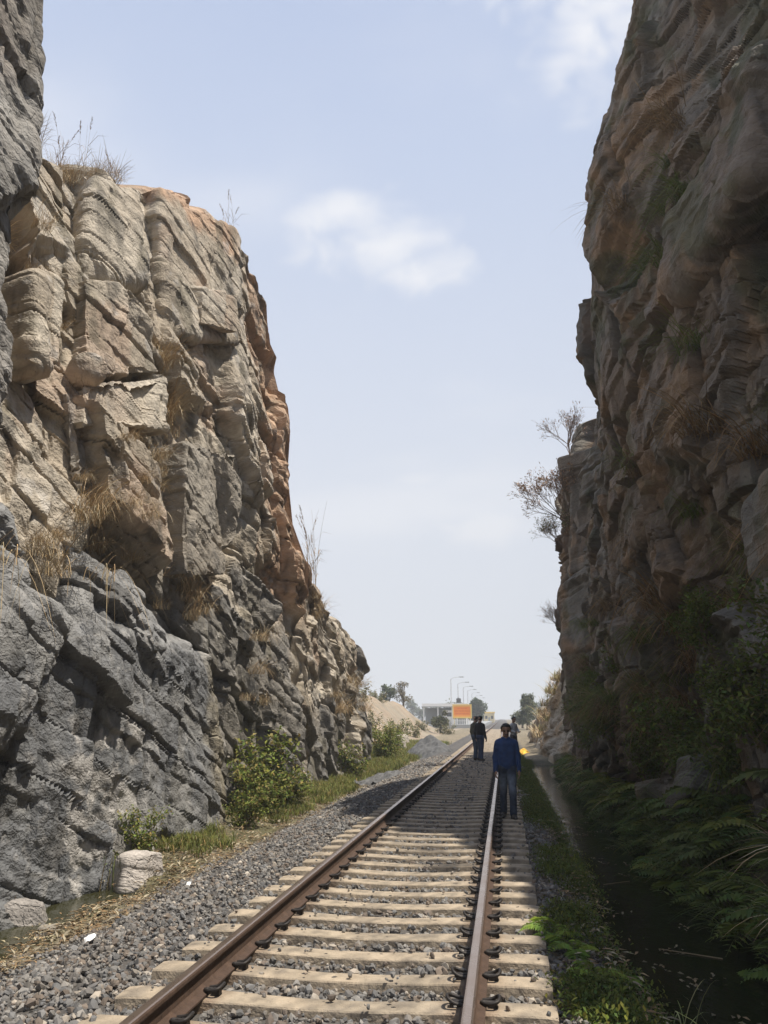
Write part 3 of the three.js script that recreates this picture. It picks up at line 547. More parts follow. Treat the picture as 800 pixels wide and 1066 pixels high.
// a tuft of arching blades; out pushes the whole tuft away from the rock along +x (turned by the caller)
function tuft({ n = 60, len = 0.6, droop = 0.8, r = 0.12, w = 0.005, cols = STRAWS, seed = 1, out = 0, lean = 0.5, seg = 5 }) {
  const s = new Strip(), R = rng(seed);
  for (let k = 0; k < n; k++) {
    const az = R() * 6.283, L = len * (0.45 + R() * 0.75), ln = lean * (0.2 + R()), dr = droop * (0.4 + R() * 0.9), bx = (R() - 0.5) * 2 * r, bz = (R() - 0.5) * 2 * r, pts = [];
    const ox = Math.cos(az) * ln + out, oz = Math.sin(az) * ln;
    for (let q = 0; q <= seg; q++) { const t = q / seg; pts.push([bx + ox * L * (t + 0.3 * t * t), L * (t - dr * t * t * 0.75) + (R() - 0.5) * 0.01, bz + oz * L * (t + 0.3 * t * t)]); }
    s.ribbon(pts, w * (0.6 + R() * 0.8), varied(cols[fl(R() * cols.length)], R), [-Math.sin(az), Math.cos(az)]);
  }
  return s.build();
}
function reed({ n = 5, len = 1.3, seed = 1, col = [0.3, 0.22, 0.14], plume = true }) {
  const s = new Strip(), R = rng(seed);
  for (let k = 0; k < n; k++) {
    const az = R() * 6.283, L = len * (0.6 + R() * 0.5), ln = 0.06 + R() * 0.22, pts = [], bx = (R() - 0.5) * 0.3, bz = (R() - 0.5) * 0.3;
    const at = (t) => [bx + Math.cos(az) * ln * L * t * t, L * t, bz + Math.sin(az) * ln * L * t * t];
    for (let q = 0; q < 6; q++) s.stem(at(q / 6), at((q + 1) / 6), 0.005 * (1 - q / 9), 0.005 * (1 - (q + 1) / 9), varied(col, R));
    for (let q = 0; q < 4; q++) { const b = at(0.1 + R() * 0.5), a2 = R() * 6.3, l2 = L * 0.3 * R() + 0.1; s.ribbon([b, [b[0] + Math.cos(a2) * l2 * 0.4, b[1] + l2 * 0.5, b[2] + Math.sin(a2) * l2 * 0.4], [b[0] + Math.cos(a2) * l2 * 0.9, b[1] + l2 * 0.45, b[2] + Math.sin(a2) * l2 * 0.9]], 0.005, varied(col, R), [-Math.sin(a2), Math.cos(a2)]); }
    if (plume && R() < 0.8) for (let q = 0; q < 26; q++) { const b = at(0.82 + R() * 0.19); s.leaf(b[0], b[1], b[2], (R() - 0.5) * 0.7 + Math.cos(az) * 0.4, 0.8, (R() - 0.5) * 0.7 + Math.sin(az) * 0.4, 0.05 + R() * 0.05, 0.005, varied([0.3, 0.22, 0.16], R), R); }
  }
  return s.build();
}
function fern({ n = 9, len = 0.5, seed = 1, cols = GREENS, up = 0.55 }) {
  const s = new Strip(), R = rng(seed);
  for (let k = 0; k < n; k++) {
    const az = k / n * 6.283 + R() * 0.6, L = len * (0.6 + R() * 0.6), c = varied(cols[fl(R() * cols.length)], R, 0.35), N = 15, ca = Math.cos(az), sa = Math.sin(az), lift = up * (0.6 + R() * 0.8);
    const at = (t) => [ca * L * t * 0.85, L * (lift * t * 1.6 - (0.35 + lift) * t * t), sa * L * t * 0.85];
    for (let q = 0; q < 6; q++) s.stem(at(q / 6), at((q + 1) / 6), 0.003, 0.002, [c[0] * 0.8, c[1] * 0.7, c[2]]);
    for (let q = 2; q <= N; q++) { const t = q / N, b = at(t), wl = L * 0.3 * Math.sin(Math.PI * Math.min(1, 0.12 + t * 0.9)) + 0.008; for (const d of [-1, 1]) s.leaf(b[0], b[1], b[2], -sa * d + ca * 0.35, -0.12, ca * d + sa * 0.35, wl, wl * 0.13 + 0.004, varied(c, R, 0.2), R); }
  }
  return s.build();
}
function bushParts({ n = 900, rx = 0.6, ry = 0.6, len = 0.07, wid = 0.02, cols = GREENS, seed = 1, stems = 16 }) {
  const s = new Strip(), b = new Strip(), R = rng(seed), tips = [];
  for (let k = 0; k < stems; k++) {
    const az = R() * 6.283, rr = Math.sqrt(R()) * rx, tip = [Math.cos(az) * rr * (0.6 + R() * 0.8), ry * (0.35 + R() * 1.9), Math.sin(az) * rr * (0.6 + R() * 0.8)], mid = [tip[0] * 0.4, tip[1] * 0.55, tip[2] * 0.4];
    b.stem([0, -0.05, 0], mid, 0.012, 0.008, [0.14, 0.1, 0.06]); b.stem(mid, tip, 0.008, 0.003, [0.14, 0.11, 0.06]); tips.push([mid, tip]);
  }
  for (let k = 0; k < n; k++) {
    const [m, t] = tips[fl(R() * tips.length)], f = Math.pow(R(), 0.7), sp = 0.16 * rx + 0.07;
    const x = lerp(m[0], t[0], f) + (R() - 0.5) * 2 * sp, y = lerp(m[1], t[1], f) + (R() - 0.5) * 2 * sp, z = lerp(m[2], t[2], f) + (R() - 0.5) * 2 * sp;
    s.leaf(x, Math.max(0, y), z, R() - 0.5, (R() - 0.4) * 0.8, R() - 0.5, len * (0.6 + R() * 0.8), wid * (0.6 + R() * 0.8), varied(cols[fl(R() * cols.length)], R, 0.6), R);
  }
  return [s.build(), b.build()];
}
// a leafless or thin shrub that grows out from the rock
function shrubParts({ seed = 1, len = 0.9, leaves = 120, cols = STRAWS, dirx = -0.6, depth = 4, col = [0.16, 0.11, 0.08] }) {
  const b = new Strip(), s = new Strip(), R = rng(seed), ends = [];
  const grow = (p, d, l, r, n) => {
    const q = [p[0] + d[0] * l, p[1] + d[1] * l, p[2] + d[2] * l]; b.stem(p, q, r, r * 0.7, varied(col, R, 0.4)); if (n < 3) ends.push([q, d]);
    if (!n) return; const kids = 2 + (R() < 0.5 ? 1 : 0);
    for (let k = 0; k < kids; k++) { const e = [d[0] + (R() - 0.5) * 1.2, d[1] + (R() - 0.35) * 0.9, d[2] + (R() - 0.5) * 1.2], m = Math.hypot(...e); grow(q, e.map((x) => x / m), l * (0.6 + R() * 0.3), r * 0.68, n - 1); }
  };
  for (let k = 0; k < 6; k++) grow([0, 0, 0], [dirx * (0.2 + R()) , 0.75 + (R() - 0.5) * 0.5, (R() - 0.5) * 1.0].map((x) => x * 0.9), len * 0.3, 0.008, depth);
  for (let k = 0; k < leaves; k++) { const [q, d] = ends[fl(R() * ends.length)]; s.leaf(q[0] + (R() - 0.5) * 0.08, q[1] + (R() - 0.5) * 0.08, q[2] + (R() - 0.5) * 0.08, d[0] + R() - 0.5, d[1] + R() - 0.5, d[2] + R() - 0.5, 0.03 + R() * 0.035, 0.009, varied(cols[fl(R() * cols.length)], R), R); }
  return [b.build(), s.build()];
}
// alike plants: one of each variant is built, the rest are copies
function planter(name, category, geos, mat) {
  const first = geos.map(() => null);
  return (v, X, y, u, turn, scale, label, group, tiltZ = 0) => {
    v %= geos.length; let m;
    if (!first[v]) { m = first[v] = one(name, geos[v], mat, label, category, group); m.position.set(X, y, -u); m.rotation.set(0, turn, 0); m.scale.setScalar(scale); } else m = copyOf(first[v], X, y, u, turn, scale, label, group);
    if (tiltZ) m.rotation.set(0, turn, tiltZ, 'YXZ'); return m;
  };
}
// ------------------------------------------------------------------ plants on the left cliff
{
  const R = rng(1200);
  const hang = planter('dry_grass_tuft', 'grass', [0, 1, 2, 3].map((k) => tuft({ n: 130, len: 0.8, droop: 1.35, r: 0.2, w: 0.0028, out: 0.35, lean: 0.55, seed: 20 + k })), M.dry);
  const short = planter('dry_grass_tuft', 'grass', [0, 1, 2].map((k) => tuft({ n: 150, len: 0.5, droop: 0.6, r: 0.26, w: 0.003, lean: 0.7, seed: 30 + k })), M.dry);
  const tall = planter('dry_reed', 'reed', [0, 1, 2, 3].map((k) => reed({ n: 6, len: 1.5, seed: 40 + k })), M.dry);
  const lab = (p) => 'tuft of dry straw grass ' + p;
  // ledges, as [near, height, how many, spread along, spread up, size]
  const spots = [[7.6, 5.4, 6, 0.8, 0.7, 0.8, 'in the crevice below the tall pillar at the left edge'], [9.2, 9.4, 4, 1.0, 1.2, 1.0, 'in the hollow behind the tall pillar'], [11.2, 8.3, 4, 0.7, 0.7, 0.8, 'between the leaning boulders high on the left cliff'],
    [14.4, 8.1, 8, 0.35, 1.0, 1.15, 'filling the vertical cleft in the middle of the left cliff'], [14.0, 6.0, 4, 0.6, 0.5, 0.9, 'hanging under the cleft ledge'], [12.0, 4.4, 8, 1.8, 0.5, 0.9, 'on the ledge just above the grey slab'], [9.0, 3.6, 5, 1.4, 0.3, 0.75, 'drooping over the top of the grey slab'], [14.6, 3.7, 6, 0.8, 0.4, 0.8, 'on the ledge behind the slab corner'],
    [18.4, 2.4, 4, 0.5, 1.4, 0.8, 'in the gully right of the grey slab'], [12.4, 5.4, 6, 1.5, 0.7, 0.8, 'scattered across the middle of the left cliff'], [24, 4.8, 4, 1.5, 0.4, 0.8, 'on the crest of the low far buttress'], [28, 2.6, 5, 2, 1.2, 1.1, 'hanging down the far left rock face'], [33, 2.4, 5, 2, 1.0, 1.1, 'on the last rock face of the left cliff']];
  for (const [u0, y0, n, su, sy, sc, where] of spots) for (let k = 0; k < n; k++) {
    const u = u0 + (R() - 0.5) * 2 * su, y = y0 + (R() - 0.5) * 2 * sy, p = leftSurf(u, y);
    (R() < 0.75 ? hang : short)(fl(R() * 4), p.x + 0.12, p.y, -p.z - 0.05, (R() - 0.5) * 1.2 - 0.4, sc * (0.65 + R() * 0.7), lab(where), 'dry grass ' + where);
  }
  // long strands over the slab edge
  const strand = planter('dry_grass_strand', 'grass', [0, 1].map((k) => tuft({ n: 15, len: 1.3, droop: 1.8, r: 0.25, w: 0.004, out: 0.25, lean: 0.5, seed: 60 + k, cols: [[0.5, 0.38, 0.22], [0.42, 0.3, 0.16]], seg: 8 })), M.dry);
  for (const [u, y, v, w] of [[7.9, 3.35, 0, 'bunch of long straw strands trailing down the slab at the left edge'], [9.0, 3.45, 1, 'bunch of long straw strands trailing down the middle of the slab top'], [10.2, 3.55, 0, 'bunch of long straw strands arching far down the grey slab']]) strand(v, -5.42, y - 0.2, u, -0.3, 0.95, w);
  // grassy slope and reeds along the crest
  for (let k = 0; k < 46; k++) { const u = 8.3 + R() * 6.2, t = R(), p = leftSurf(u, leftCrest(u) - 0.15); short(k, p.x - t * 1.6 + 0.15, p.y + t * 0.35, -p.z, R() * 6, 0.6 + R() * 0.5, lab('on the brown slope along the crest of the left cliff'), 'dry grass on the crest slope'); }
  const reeds = [[8.2, 11.5, 'leftmost tall dry reeds on the crest beside the pillar', 1.5], [8.8, 11.4, 'dry reeds with feathery heads on the crest close to the pillar', 1.4], [9.8, 11.4, 'thin dry reeds above the brown grass slope', 1.0], [12.4, 11.9, 'dry reeds on the crest above the leaning boulder', 0.9], [13.2, 12.3, 'sparse dry reeds just left of the tan block top', 0.9], [14.2, 12.9, 'single cluster of reeds at the left corner of the tan block', 0.8], [19.2, 14.6, 'two thin reeds on the right shoulder of the tan block', 1.0], [23.4, 5.4, 'pale bushy reeds on the saddle right of the orange edge', 1.5], [24.0, 5.2, 'tall reeds with dark plumes right of the orange edge', 1.7]];
  reeds.forEach(([u, y, l, sc], k) => { const p = leftSurf(u, leftCrest(u) - 0.1); tall(k, p.x - 0.05, p.y - 0.05, -p.z, R() * 6, sc, l); });
  // green growth at the foot
  const bg = [0, 1, 2].map((k) => bushParts({ n: 1500, rx: 0.5, ry: 0.5, len: 0.085, wid: 0.026, seed: 80 + k, cols: [[0.16, 0.2, 0.04], [0.22, 0.24, 0.055], [0.11, 0.15, 0.035], [0.27, 0.22, 0.08]] }));
  const bushes = [[-5.15, 16.9, 1.05, 'leafy green bush filling the gully right of the grey slab'], [-5.35, 18.2, 1.5, 'tall leafy creeper climbing the gully right of the slab'], [-5.0, 19.0, 0.95, 'yellow-green bush at the foot of the second buttress'], [-4.85, 15.6, 0.7, 'low green bush against the slab corner'], [-5.3, 11.8, 0.62, 'small green bush under the slab beside the pond boulder'], [-5.6, 11.3, 0.5, 'dark sprawling weed in the undercut of the slab'], [-5.3, 27.6, 1.2, 'green bush in the notch of the far left cliff'], [-5.5, 37.8, 1.5, 'green bush where the left cliff ends'], [-5.9, 41.5, 1.5, 'rounded bush beyond the end of the left cliff'], [-6.3, 9.2, 0.7, 'brownish weed clump at the left end of the pond']];
  bushes.forEach(([X, u, sc, l], k) => {
    const g = thing('bush', l, 'bush', X, ground(X, u), u, k); mesh('foliage', bg[k % 3][0], M.leaf, g); mesh('stems', bg[k % 3][1], M.dry, g); g.scale.setScalar(sc);
  });
  const pond = planter('pond_grass', 'grass', [0, 1].map((k) => tuft({ n: 150, len: 0.6, droop: 0.35, r: 0.4, w: 0.006, lean: 0.3, seed: 90 + k, cols: [[0.12, 0.13, 0.04], [0.2, 0.15, 0.06], [0.09, 0.11, 0.03]] })), M.dry);
  for (const [X, u, k] of [[-6.1, 9.6, 0], [-6.4, 8.7, 1], [-6.2, 7.9, 0], [-5.7, 11.2, 1]]) pond(k, X, WATER - 0.1, u, k * 2, 1.0 + 0.2 * k, 'brown and green rushes standing in the pond at the slab foot', 'rushes in the pond');
  // verge grass: one mass
  const blade = tuft({ n: 26, len: 0.2, droop: 0.5, r: 0.13, w: 0.005, lean: 0.5, seed: 99, cols: [[0.12, 0.16, 0.035], [0.17, 0.19, 0.055], [0.1, 0.13, 0.03], [0.28, 0.23, 0.11], [0.22, 0.19, 0.08]], seg: 3 });
  const list = [], d = new THREE.Object3D();
  for (let k = 0; k < 5200; k++) {
    const u = 12.4 + 52 * Math.pow(R(), 1.35), wide = ss(30, 46, u) * 2.6, X = -4.42 - R() * (1.25 + wide), n = fbm(X * 0.9, u * 0.9, 2, 170, 3);
    if (n + 0.1 * R() < 0.4 + 0.2 * ss(-4.75, -4.4, X) + 0.1 * ss(22, 14, u)) continue;
    d.position.set(X, ground(X, u) - 0.01, -u); d.rotation.set(0, R() * 6.3, 0); d.scale.setScalar((0.35 + R() * 0.7) * (1 + u / 45)); d.updateMatrix(); list.push(d.matrix.clone());
  }
  const im = new THREE.InstancedMesh(blade, M.leaf, list.length); im.name = 'verge_grass'; im.castShadow = im.receiveShadow = true; list.forEach((m, k) => { im.setMatrixAt(k, m); im.setColorAt(k, (R.v = 0.7 + R() * 0.5, rgb(R.v * (0.95 + 0.2 * R()), R.v, R.v))); });
  tag(im, null, null, null, 'stuff'); scene.add(im);
}
{   // fallen leaves and straw on the soil: one mass
  const R = rng(1700), s = new Strip(); for (let k = 0; k < 14; k++) s.leaf((R() - 0.5) * 0.3, 0.004 + R() * 0.012, (R() - 0.5) * 0.3, R() - 0.5, 0.05, R() - 0.5, 0.03 + R() * 0.07, 0.003 + R() * 0.008, varied(STRAWS[fl(R() * 4)], R), R);
  const g = s.build(), list = [], d = new THREE.Object3D();
  for (let k = 0; k < 1500; k++) { const left = R() < 0.75, u = 5.5 + 30 * R() * R(), X = left ? -4.05 - R() * 1.4 : 0.35 + R() * 0.75; if (ground(X, u) < WATER) continue; d.position.set(X, ground(X, u) + 0.012, -u); d.rotation.set(0, R() * 6.3, 0); d.scale.setScalar(0.6 + R()); d.updateMatrix(); list.push(d.matrix.clone()); }
  const im = new THREE.InstancedMesh(g, M.dry, list.length); im.name = 'leaf_litter'; im.castShadow = im.receiveShadow = true; list.forEach((m, k) => { im.setMatrixAt(k, m); im.setColorAt(k, (R.v = 0.35 + R() * 0.55, rgb(R.v, R.v, R.v))); }); tag(im, null, null, null, 'stuff'); scene.add(im);
}
// ------------------------------------------------------------------ plants on the right: shoulder ferns, ditch bank, cliff
{
  const R = rng(2400);
  const sf = planter('fern', 'fern', [0, 1, 2].map((k) => fern({ n: 8, len: 0.34, seed: 110 + k, cols: [[0.17, 0.25, 0.035], [0.22, 0.3, 0.05], [0.13, 0.2, 0.03]] })), M.leaf);
  for (const [X, u, sc, l] of [[0.36, 7.35, 1.0, 'bright yellow-green fern touching the sleeper ends'], [0.5, 6.95, 0.9, 'second bright fern just below the fern at the sleeper ends'], [0.58, 6.35, 0.8, 'small fern on the ballast shoulder beside the nearest sleepers'], [0.72, 6.7, 0.95, 'fern halfway between sleepers and ditch'], [0.8, 5.9, 1.15, 'broad fern near the bottom edge close to the ditch'], [0.95, 6.2, 1.0, 'fern at the rim of the ditch near the bottom edge'], [0.62, 5.5, 0.9, 'nearest fern on the ballast shoulder'], [1.0, 5.6, 1.0, 'fern leaning over the ditch at the bottom edge']]) sf(fl(R() * 3), X, ground(X, u) + 0.03, u, R() * 6, sc, l);
  const strawLong = planter('grass_stalk', 'grass', [tuft({ n: 7, len: 0.75, droop: 0.9, r: 0.12, w: 0.005, lean: 0.9, seed: 118, cols: [[0.3, 0.32, 0.1], [0.4, 0.36, 0.16]], seg: 8 })], M.dry);
  strawLong(0, 1.5, WATER - 0.02, 6.3, 0.4, 1, 'pale arching grass stalks over the water at the bottom edge'); strawLong(0, 1.25, WATER, 7.0, 2.4, 0.8, 'thin grass stalk bending over the near water');
  // leafy ground cover along the right shoulder: one mass
  const s = new Strip(), Q = rng(5);
  for (let k = 0; k < 46; k++) s.leaf((Q() - 0.5) * 0.3, Q() * 0.09, (Q() - 0.5) * 0.3, Q() - 0.5, 0.3, Q() - 0.5, 0.02 + Q() * 0.022, 0.008, varied(DKGREEN[fl(Q() * 3)], Q), Q);
  const cover = s.build(), list = [], d = new THREE.Object3D();
  for (let k = 0; k < 4200; k++) {
    const u = 5.5 + 36 * Math.pow(R(), 1.3), X = 0.42 + R() * 0.85; if (fbm(X * 2, u * 1.2, 3, 180, 3) + 0.25 * (X - 0.8) < 0.49 - 0.12 * ss(8, 16, u)) continue;
    d.position.set(X, ground(X, u) + 0.02, -u); d.rotation.set(0, R() * 6.3, 0); d.scale.setScalar(0.7 + R() * 0.9); d.updateMatrix(); list.push(d.matrix.clone());
  }
  const im = new THREE.InstancedMesh(cover, M.leaf, list.length); im.name = 'ground_cover'; im.castShadow = im.receiveShadow = true; list.forEach((m, k) => { im.setMatrixAt(k, m); im.setColorAt(k, (R.v = 0.6 + R() * 0.6, rgb(R.v * (0.9 + 0.3 * R()), R.v, R.v))); }); tag(im, null, null, null, 'stuff'); scene.add(im);
  // bank between water and cliff
  const bf = planter('fern', 'fern', [0, 1, 2].map((k) => fern({ n: 12, len: 0.75, seed: 120 + k, cols: DKGREEN.concat([[0.11, 0.14, 0.04]]), up: 0.6 })), M.leaf);
  const bgG = planter('bank_grass', 'grass', [0, 1, 2, 3].map((k) => tuft({ n: 170, len: 0.85, droop: 1.15, r: 0.28, w: 0.005, out: -0.3, lean: 0.6, seed: 130 + k, cols: k < 3 ? DKGREEN.concat([[0.16, 0.15, 0.06]]) : STRAWS, seg: 6 })), M.leaf);
  for (let k = 0; k < 240; k++) {
    const u = 7 + 30 * Math.pow(R(), 1.25), t = R(), wall = rightBase0(u, 1.5), X = lerp(2.4, Math.max(2.8, wall - 0.1), t), y = ground(X, u);
    const near = u < 13 ? 'near' : u < 21 ? 'middle' : 'far', kind = R() < 0.72;
    if (kind) bf(fl(R() * 3), X, y, u, R() * 6, 0.65 + 0.5 * t + R() * 0.5, 'dark green fern on the shaded ditch bank, ' + near + ' stretch', 'ferns on the ' + near + ' ditch bank');
    else bgG(R() < 0.2 ? 3 : fl(R() * 3), X, y, u, (R() - 0.5) * 1.5, 0.6 + R() * 0.5, 'clump of drooping grass on the shaded ditch bank, ' + near + ' stretch', 'grass on the ' + near + ' ditch bank');
  }
  const cb = [0, 1].map((k) => bushParts({ n: 1700, rx: 0.55, ry: 0.36, len: 0.065, wid: 0.02, seed: 140 + k, cols: DKGREEN.concat([[0.13, 0.12, 0.04]]) }));
  for (let k = 0; k < 26; k++) {
    const u = 9.5 + R() * 20, y = 0.2 + R() * 2.4, p = rightSurf(u, y), near = u < 16 ? 'near' : 'far';
    const g = thing('creeper', 'dark leafy creeper on the foot of the shaded right cliff, ' + near + ' half', 'creeper', p.x - 0.05, p.y, -p.z, k, 'creepers on the ' + near + ' right cliff foot'); mesh('foliage', cb[k % 2][0], M.leaf, g); mesh('stems', cb[k % 2][1], M.dry, g); g.scale.setScalar(0.9 + R() * 0.6);
  }
  // lower face and ledges of the right cliff
  const cg = planter('cliff_grass', 'grass', [0, 1, 2, 3].map((k) => tuft({ n: 110, len: 0.9, droop: 1.5, r: 0.18, w: 0.005, out: -0.4, lean: 0.5, seed: 150 + k, cols: k < 2 ? DKGREEN.concat([[0.15, 0.13, 0.05]]) : [[0.22, 0.15, 0.07], [0.3, 0.2, 0.1], [0.16, 0.1, 0.05]], seg: 6 })), M.leaf);
  for (let k = 0; k < 150; k++) {
    const low = k < 105, u = low ? 8.5 + 21 * R() : 8.5 + 7.5 * R(), y = low ? 0.6 + 4.2 * R() * R() + R() : 5 + R() * 9; if (fbm(u * 0.5, y * 0.5, 2, 190, 2) < (low ? 0.4 : 0.52)) continue;
    const p = rightSurf(u, y), v = fl(R() * 4);
    cg(v, p.x - 0.1, p.y, -p.z, (R() - 0.5) * 1.0, 0.7 + R() * 0.7, (v < 2 ? 'green' : 'brown straw') + ' grass hanging from the ' + (low ? 'lower' : 'upper') + ' face of the shaded right cliff', (v < 2 ? 'green' : 'straw') + ' grass on the ' + (low ? 'lower' : 'upper') + ' right cliff');
  }
  for (const [u, y, sc, l] of [[16.2, 3.6, 2.0, 'long straw grass sweeping down the middle of the right cliff'], [15.4, 3.0, 1.8, 'long straw grass sweeping down beside the dark boulder'], [12.0, 5.6, 1.6, 'straw grass hanging under the grey ledge at right'], [11.0, 5.0, 1.5, 'straw grass hanging at the right edge']]) { const p = rightSurf(u, y); cg(2, p.x - 0.15, p.y, -p.z, 0.2, sc, l); }
  // shrubs that stand out against the sky
  const sh = [[2.85, 11.0, 29.2, 2.1, 60, 'bare twiggy shrub on top of the right overhang'], [2.8, 8.6, 30.2, 2.4, 420, 'pinkish dry shrub growing from the right buttress'], [2.65, 7.6, 30.4, 1.6, 260, 'lower dry shrub with small leaves on the right buttress'], [2.35, 4.6, 30.4, 1.1, 120, 'sprawling thin shrub low on the right buttress']];
  sh.forEach(([X, y, u, sc, lv, l], k) => {
    const g = thing('shrub', l, 'shrub', X, y, u), [b, f] = shrubParts({ seed: 170 + k, len: 0.95, leaves: lv * 5, depth: 5, cols: k === 2 ? GREENS.concat(STRAWS) : [[0.35, 0.22, 0.15], [0.42, 0.3, 0.2], [0.25, 0.17, 0.1]], dirx: k ? -0.75 : -0.15 }); mesh('branches', b, M.dry, g); mesh('foliage', f, M.dry, g); g.scale.setScalar(sc);
  });
  const tw = planter('cliff_twig', 'twig', [reed({ n: 4, len: 0.9, seed: 181, plume: false }), reed({ n: 3, len: 1.1, seed: 182, plume: false })], M.dry);
  for (const [u, y, l] of [[18, 15.2, 'thin grass stalks on the high edge of the right cliff'], [18.2, 12.4, 'thin stalks standing out from the right cliff edge'], [18.4, 10.8, 'bent dry stalk sticking out of the right cliff edge']]) { const p = rightSurf(u, y); tw(fl(R() * 2), p.x, p.y, -p.z, R() * 6, 0.9, l, null, 0.6); }
  // drifting bits on the ditch water
  M.debris = std({ vertexColors: true, roughness: 0.8 });
  const deb = [0, 1].map((v) => { const q = new Strip(), W = rng(190 + v); if (v) q.stem([-0.3, 0, 0], [0.3, 0.004, 0.05], 0.006, 0.004, [0.25, 0.18, 0.1]); else for (let k = 0; k < 7; k++) q.leaf((W() - 0.5) * 0.4, 0.004 + k * 0.0007, (W() - 0.5) * 0.4, W() - 0.5, 0, W() - 0.5, 0.05, 0.012, varied([0.2, 0.15, 0.08], W), W); return q.build(); });
  const dl = planter('floating_leaves', 'leaves', [deb[0]], M.debris); for (let k = 0; k < 26; k++) { const u = 6.5 + 14 * R(); dl(0, 1.3 + R() * 0.8, WATER + 0.003, u, R() * 6, 0.8 + R() * 0.6, 'few dead leaves floating on the dark ditch water', 'leaves on the ditch'); }
  const st = planter('floating_stick', 'stick', [deb[1]], M.debris); st(0, 1.75, WATER + 0.006, 9.0, 2.8, 1, 'thin pale stick floating in the near ditch'); st(0, 1.5, WATER + 0.006, 12.5, 0.7, 0.8, 'short stick floating further along the ditch');
}

// ------------------------------------------------------------------ loose rocks, litter
{
  const loose = (X, y, u, sx, sy, sz, seed, label, col, turn) => {
    const c = [[-1, -1, 1], [1, -1, 1], [0.75, 1, 0.7], [-0.7, 0.8, 0.6], [-1, -1, -1], [1, -1, -1], [0.6, 0.9, -0.7], [-0.8, 0.7, -0.6]].map(([a, b, d]) => [a * sx / 2, b * sy / 2, -d * sz / 2]);
    const g = rockBlock(c, 26, { seed, k: 0.11 * sx, round: 6, color: () => { const v = 0.75 + 0.5 * Math.random0(); return col.map((q) => q * v); } });
    const m = one('boulder', g, M.rock, label, 'boulder'); m.position.set(X, y, -u); m.rotation.y = turn; return m;
  };
  const Rr = rng(66); Math.random0 = Rr;
  loose(-5.45, -0.68, 9.25, 0.62, 0.42, 0.45, 401, 'pale flat-topped boulder standing in the pond at the left', [0.36, 0.33, 0.3], 0.3);
  loose(-4.72, -0.72, 8.7, 0.75, 0.22, 0.4, 402, 'low pale stone half sunk at the pond shore', [0.36, 0.32, 0.26], -0.6);
  loose(-4.98, -0.5, 11.2, 0.75, 0.55, 0.6, 403, 'large pale angular boulder between the pond and the ballast', [0.52, 0.47, 0.42], 0.7);
  loose(-5.5, -0.72, 7.6, 0.5, 0.25, 0.4, 404, 'small mossy stone in the near corner of the pond', [0.16, 0.15, 0.09], 0.2);
  loose(2.85, 0.75, 12.9, 0.7, 0.6, 0.6, 405, 'dark grey boulder lodged on the shaded right bank', [0.15, 0.14, 0.12], 0.3);
  loose(2.75, 0.2, 13.6, 0.8, 0.5, 0.6, 406, 'dark brown boulder just above the ditch water', [0.12, 0.1, 0.08], 0.9);
  loose(-6.4, -0.2, 50, 1.0, 0.8, 0.9, 408, 'pale boulder at the foot of the far spoil slope', [0.45, 0.4, 0.33], 0.2);
  loose(-7.2, -0.1, 58, 1.2, 0.9, 0.9, 409, 'pale boulder below the far green shrub', [0.45, 0.4, 0.33], 1.2);
  // small white wrapper on the ballast
  const pos = [], idx = [], n = 8; for (let i = 0; i <= n; i++) for (let j = 0; j <= n; j++) { pos.push((i / n - 0.5) * 0.13, (vn(i * 0.6, j * 0.6, 3, 8) - 0.5) * 0.05 + 0.02, (j / n - 0.5) * 0.09); if (i && j) { const a = (i - 1) * (n + 1) + j - 1, b = a + n + 1; idx.push(a, a + 1, b, b, a + 1, b + 1); } }
  M.paper = std({ color: rgb(0.78, 0.78, 0.76), roughness: 0.6 });
  const w = one('wrapper', geom(pos, idx), M.paper, 'small crumpled white wrapper lying on the ballast at left', 'litter'); w.position.set(-3.48, ground(-3.48, 6.95) + 0.06, -6.95); w.rotation.set(0.2, 0.6, 0.1); w.scale.setScalar(0.75);
  const w2 = one('wrapper', geom(pos, idx), M.paper, 'tiny white scrap on the ballast shoulder near the pond boulder', 'litter'); w2.position.set(-3.7, ground(-3.7, 9.7) + 0.05, -9.7); w2.rotation.set(0.1, 1.6, 0.2); w2.scale.setScalar(0.5);
  // heaps of stone beside the track
  M.heap = std({ vertexColors: true, flatShading: true, roughness: 0.95 });
  const heap = (X, u, r, h, label, col, name, cat) => {
    const p = [], ix = [], cl = [], N = 34; for (let i = 0; i <= N; i++) for (let j = 0; j <= N; j++) {
      const x = (i / N - 0.5) * 2 * r * 1.2, z = (j / N - 0.5) * 2 * r * 1.2, d = Math.hypot(x, z) / r + (fbm(x * 1.5, z * 1.5, 2, 77, 3) - 0.5) * 0.3, y = h * Math.pow(Math.max(0, 1 - d), 0.8) + (fbm(x * 7, z * 7, 2, 78, 3) - 0.5) * 0.26 * Math.min(1, r) - 0.1; p.push(x, y, z); const v = 0.6 + 0.8 * vn(x * 14, y * 14, z * 14, 79); cl.push(...col.map((q) => q * v));
      if (i && j) { const a = (i - 1) * (N + 1) + j - 1, b = a + N + 1; ix.push(a, a + 1, b, b, a + 1, b + 1); } }
    const m = one(name, geom(p, ix, cl), M.heap, label, cat); m.position.set(X, ground(X, u), -u);
  };
  heap(-3.9, 44, 1.6, 1.15, 'dark heap of fresh ballast stone beside the left rail', [0.1, 0.1, 0.1], 'ballast_heap', 'stone heap');
  heap(-3.6, 27, 1.0, 0.3, 'low spread of ballast stone on the left shoulder', [0.12, 0.12, 0.12], 'ballast_heap', 'stone heap');
  heap(1.05, 47.5, 0.5, 0.42, 'small bright yellow heap at the foot of the far right bank', [0.75, 0.45, 0.07], 'yellow_heap', 'heap');
}
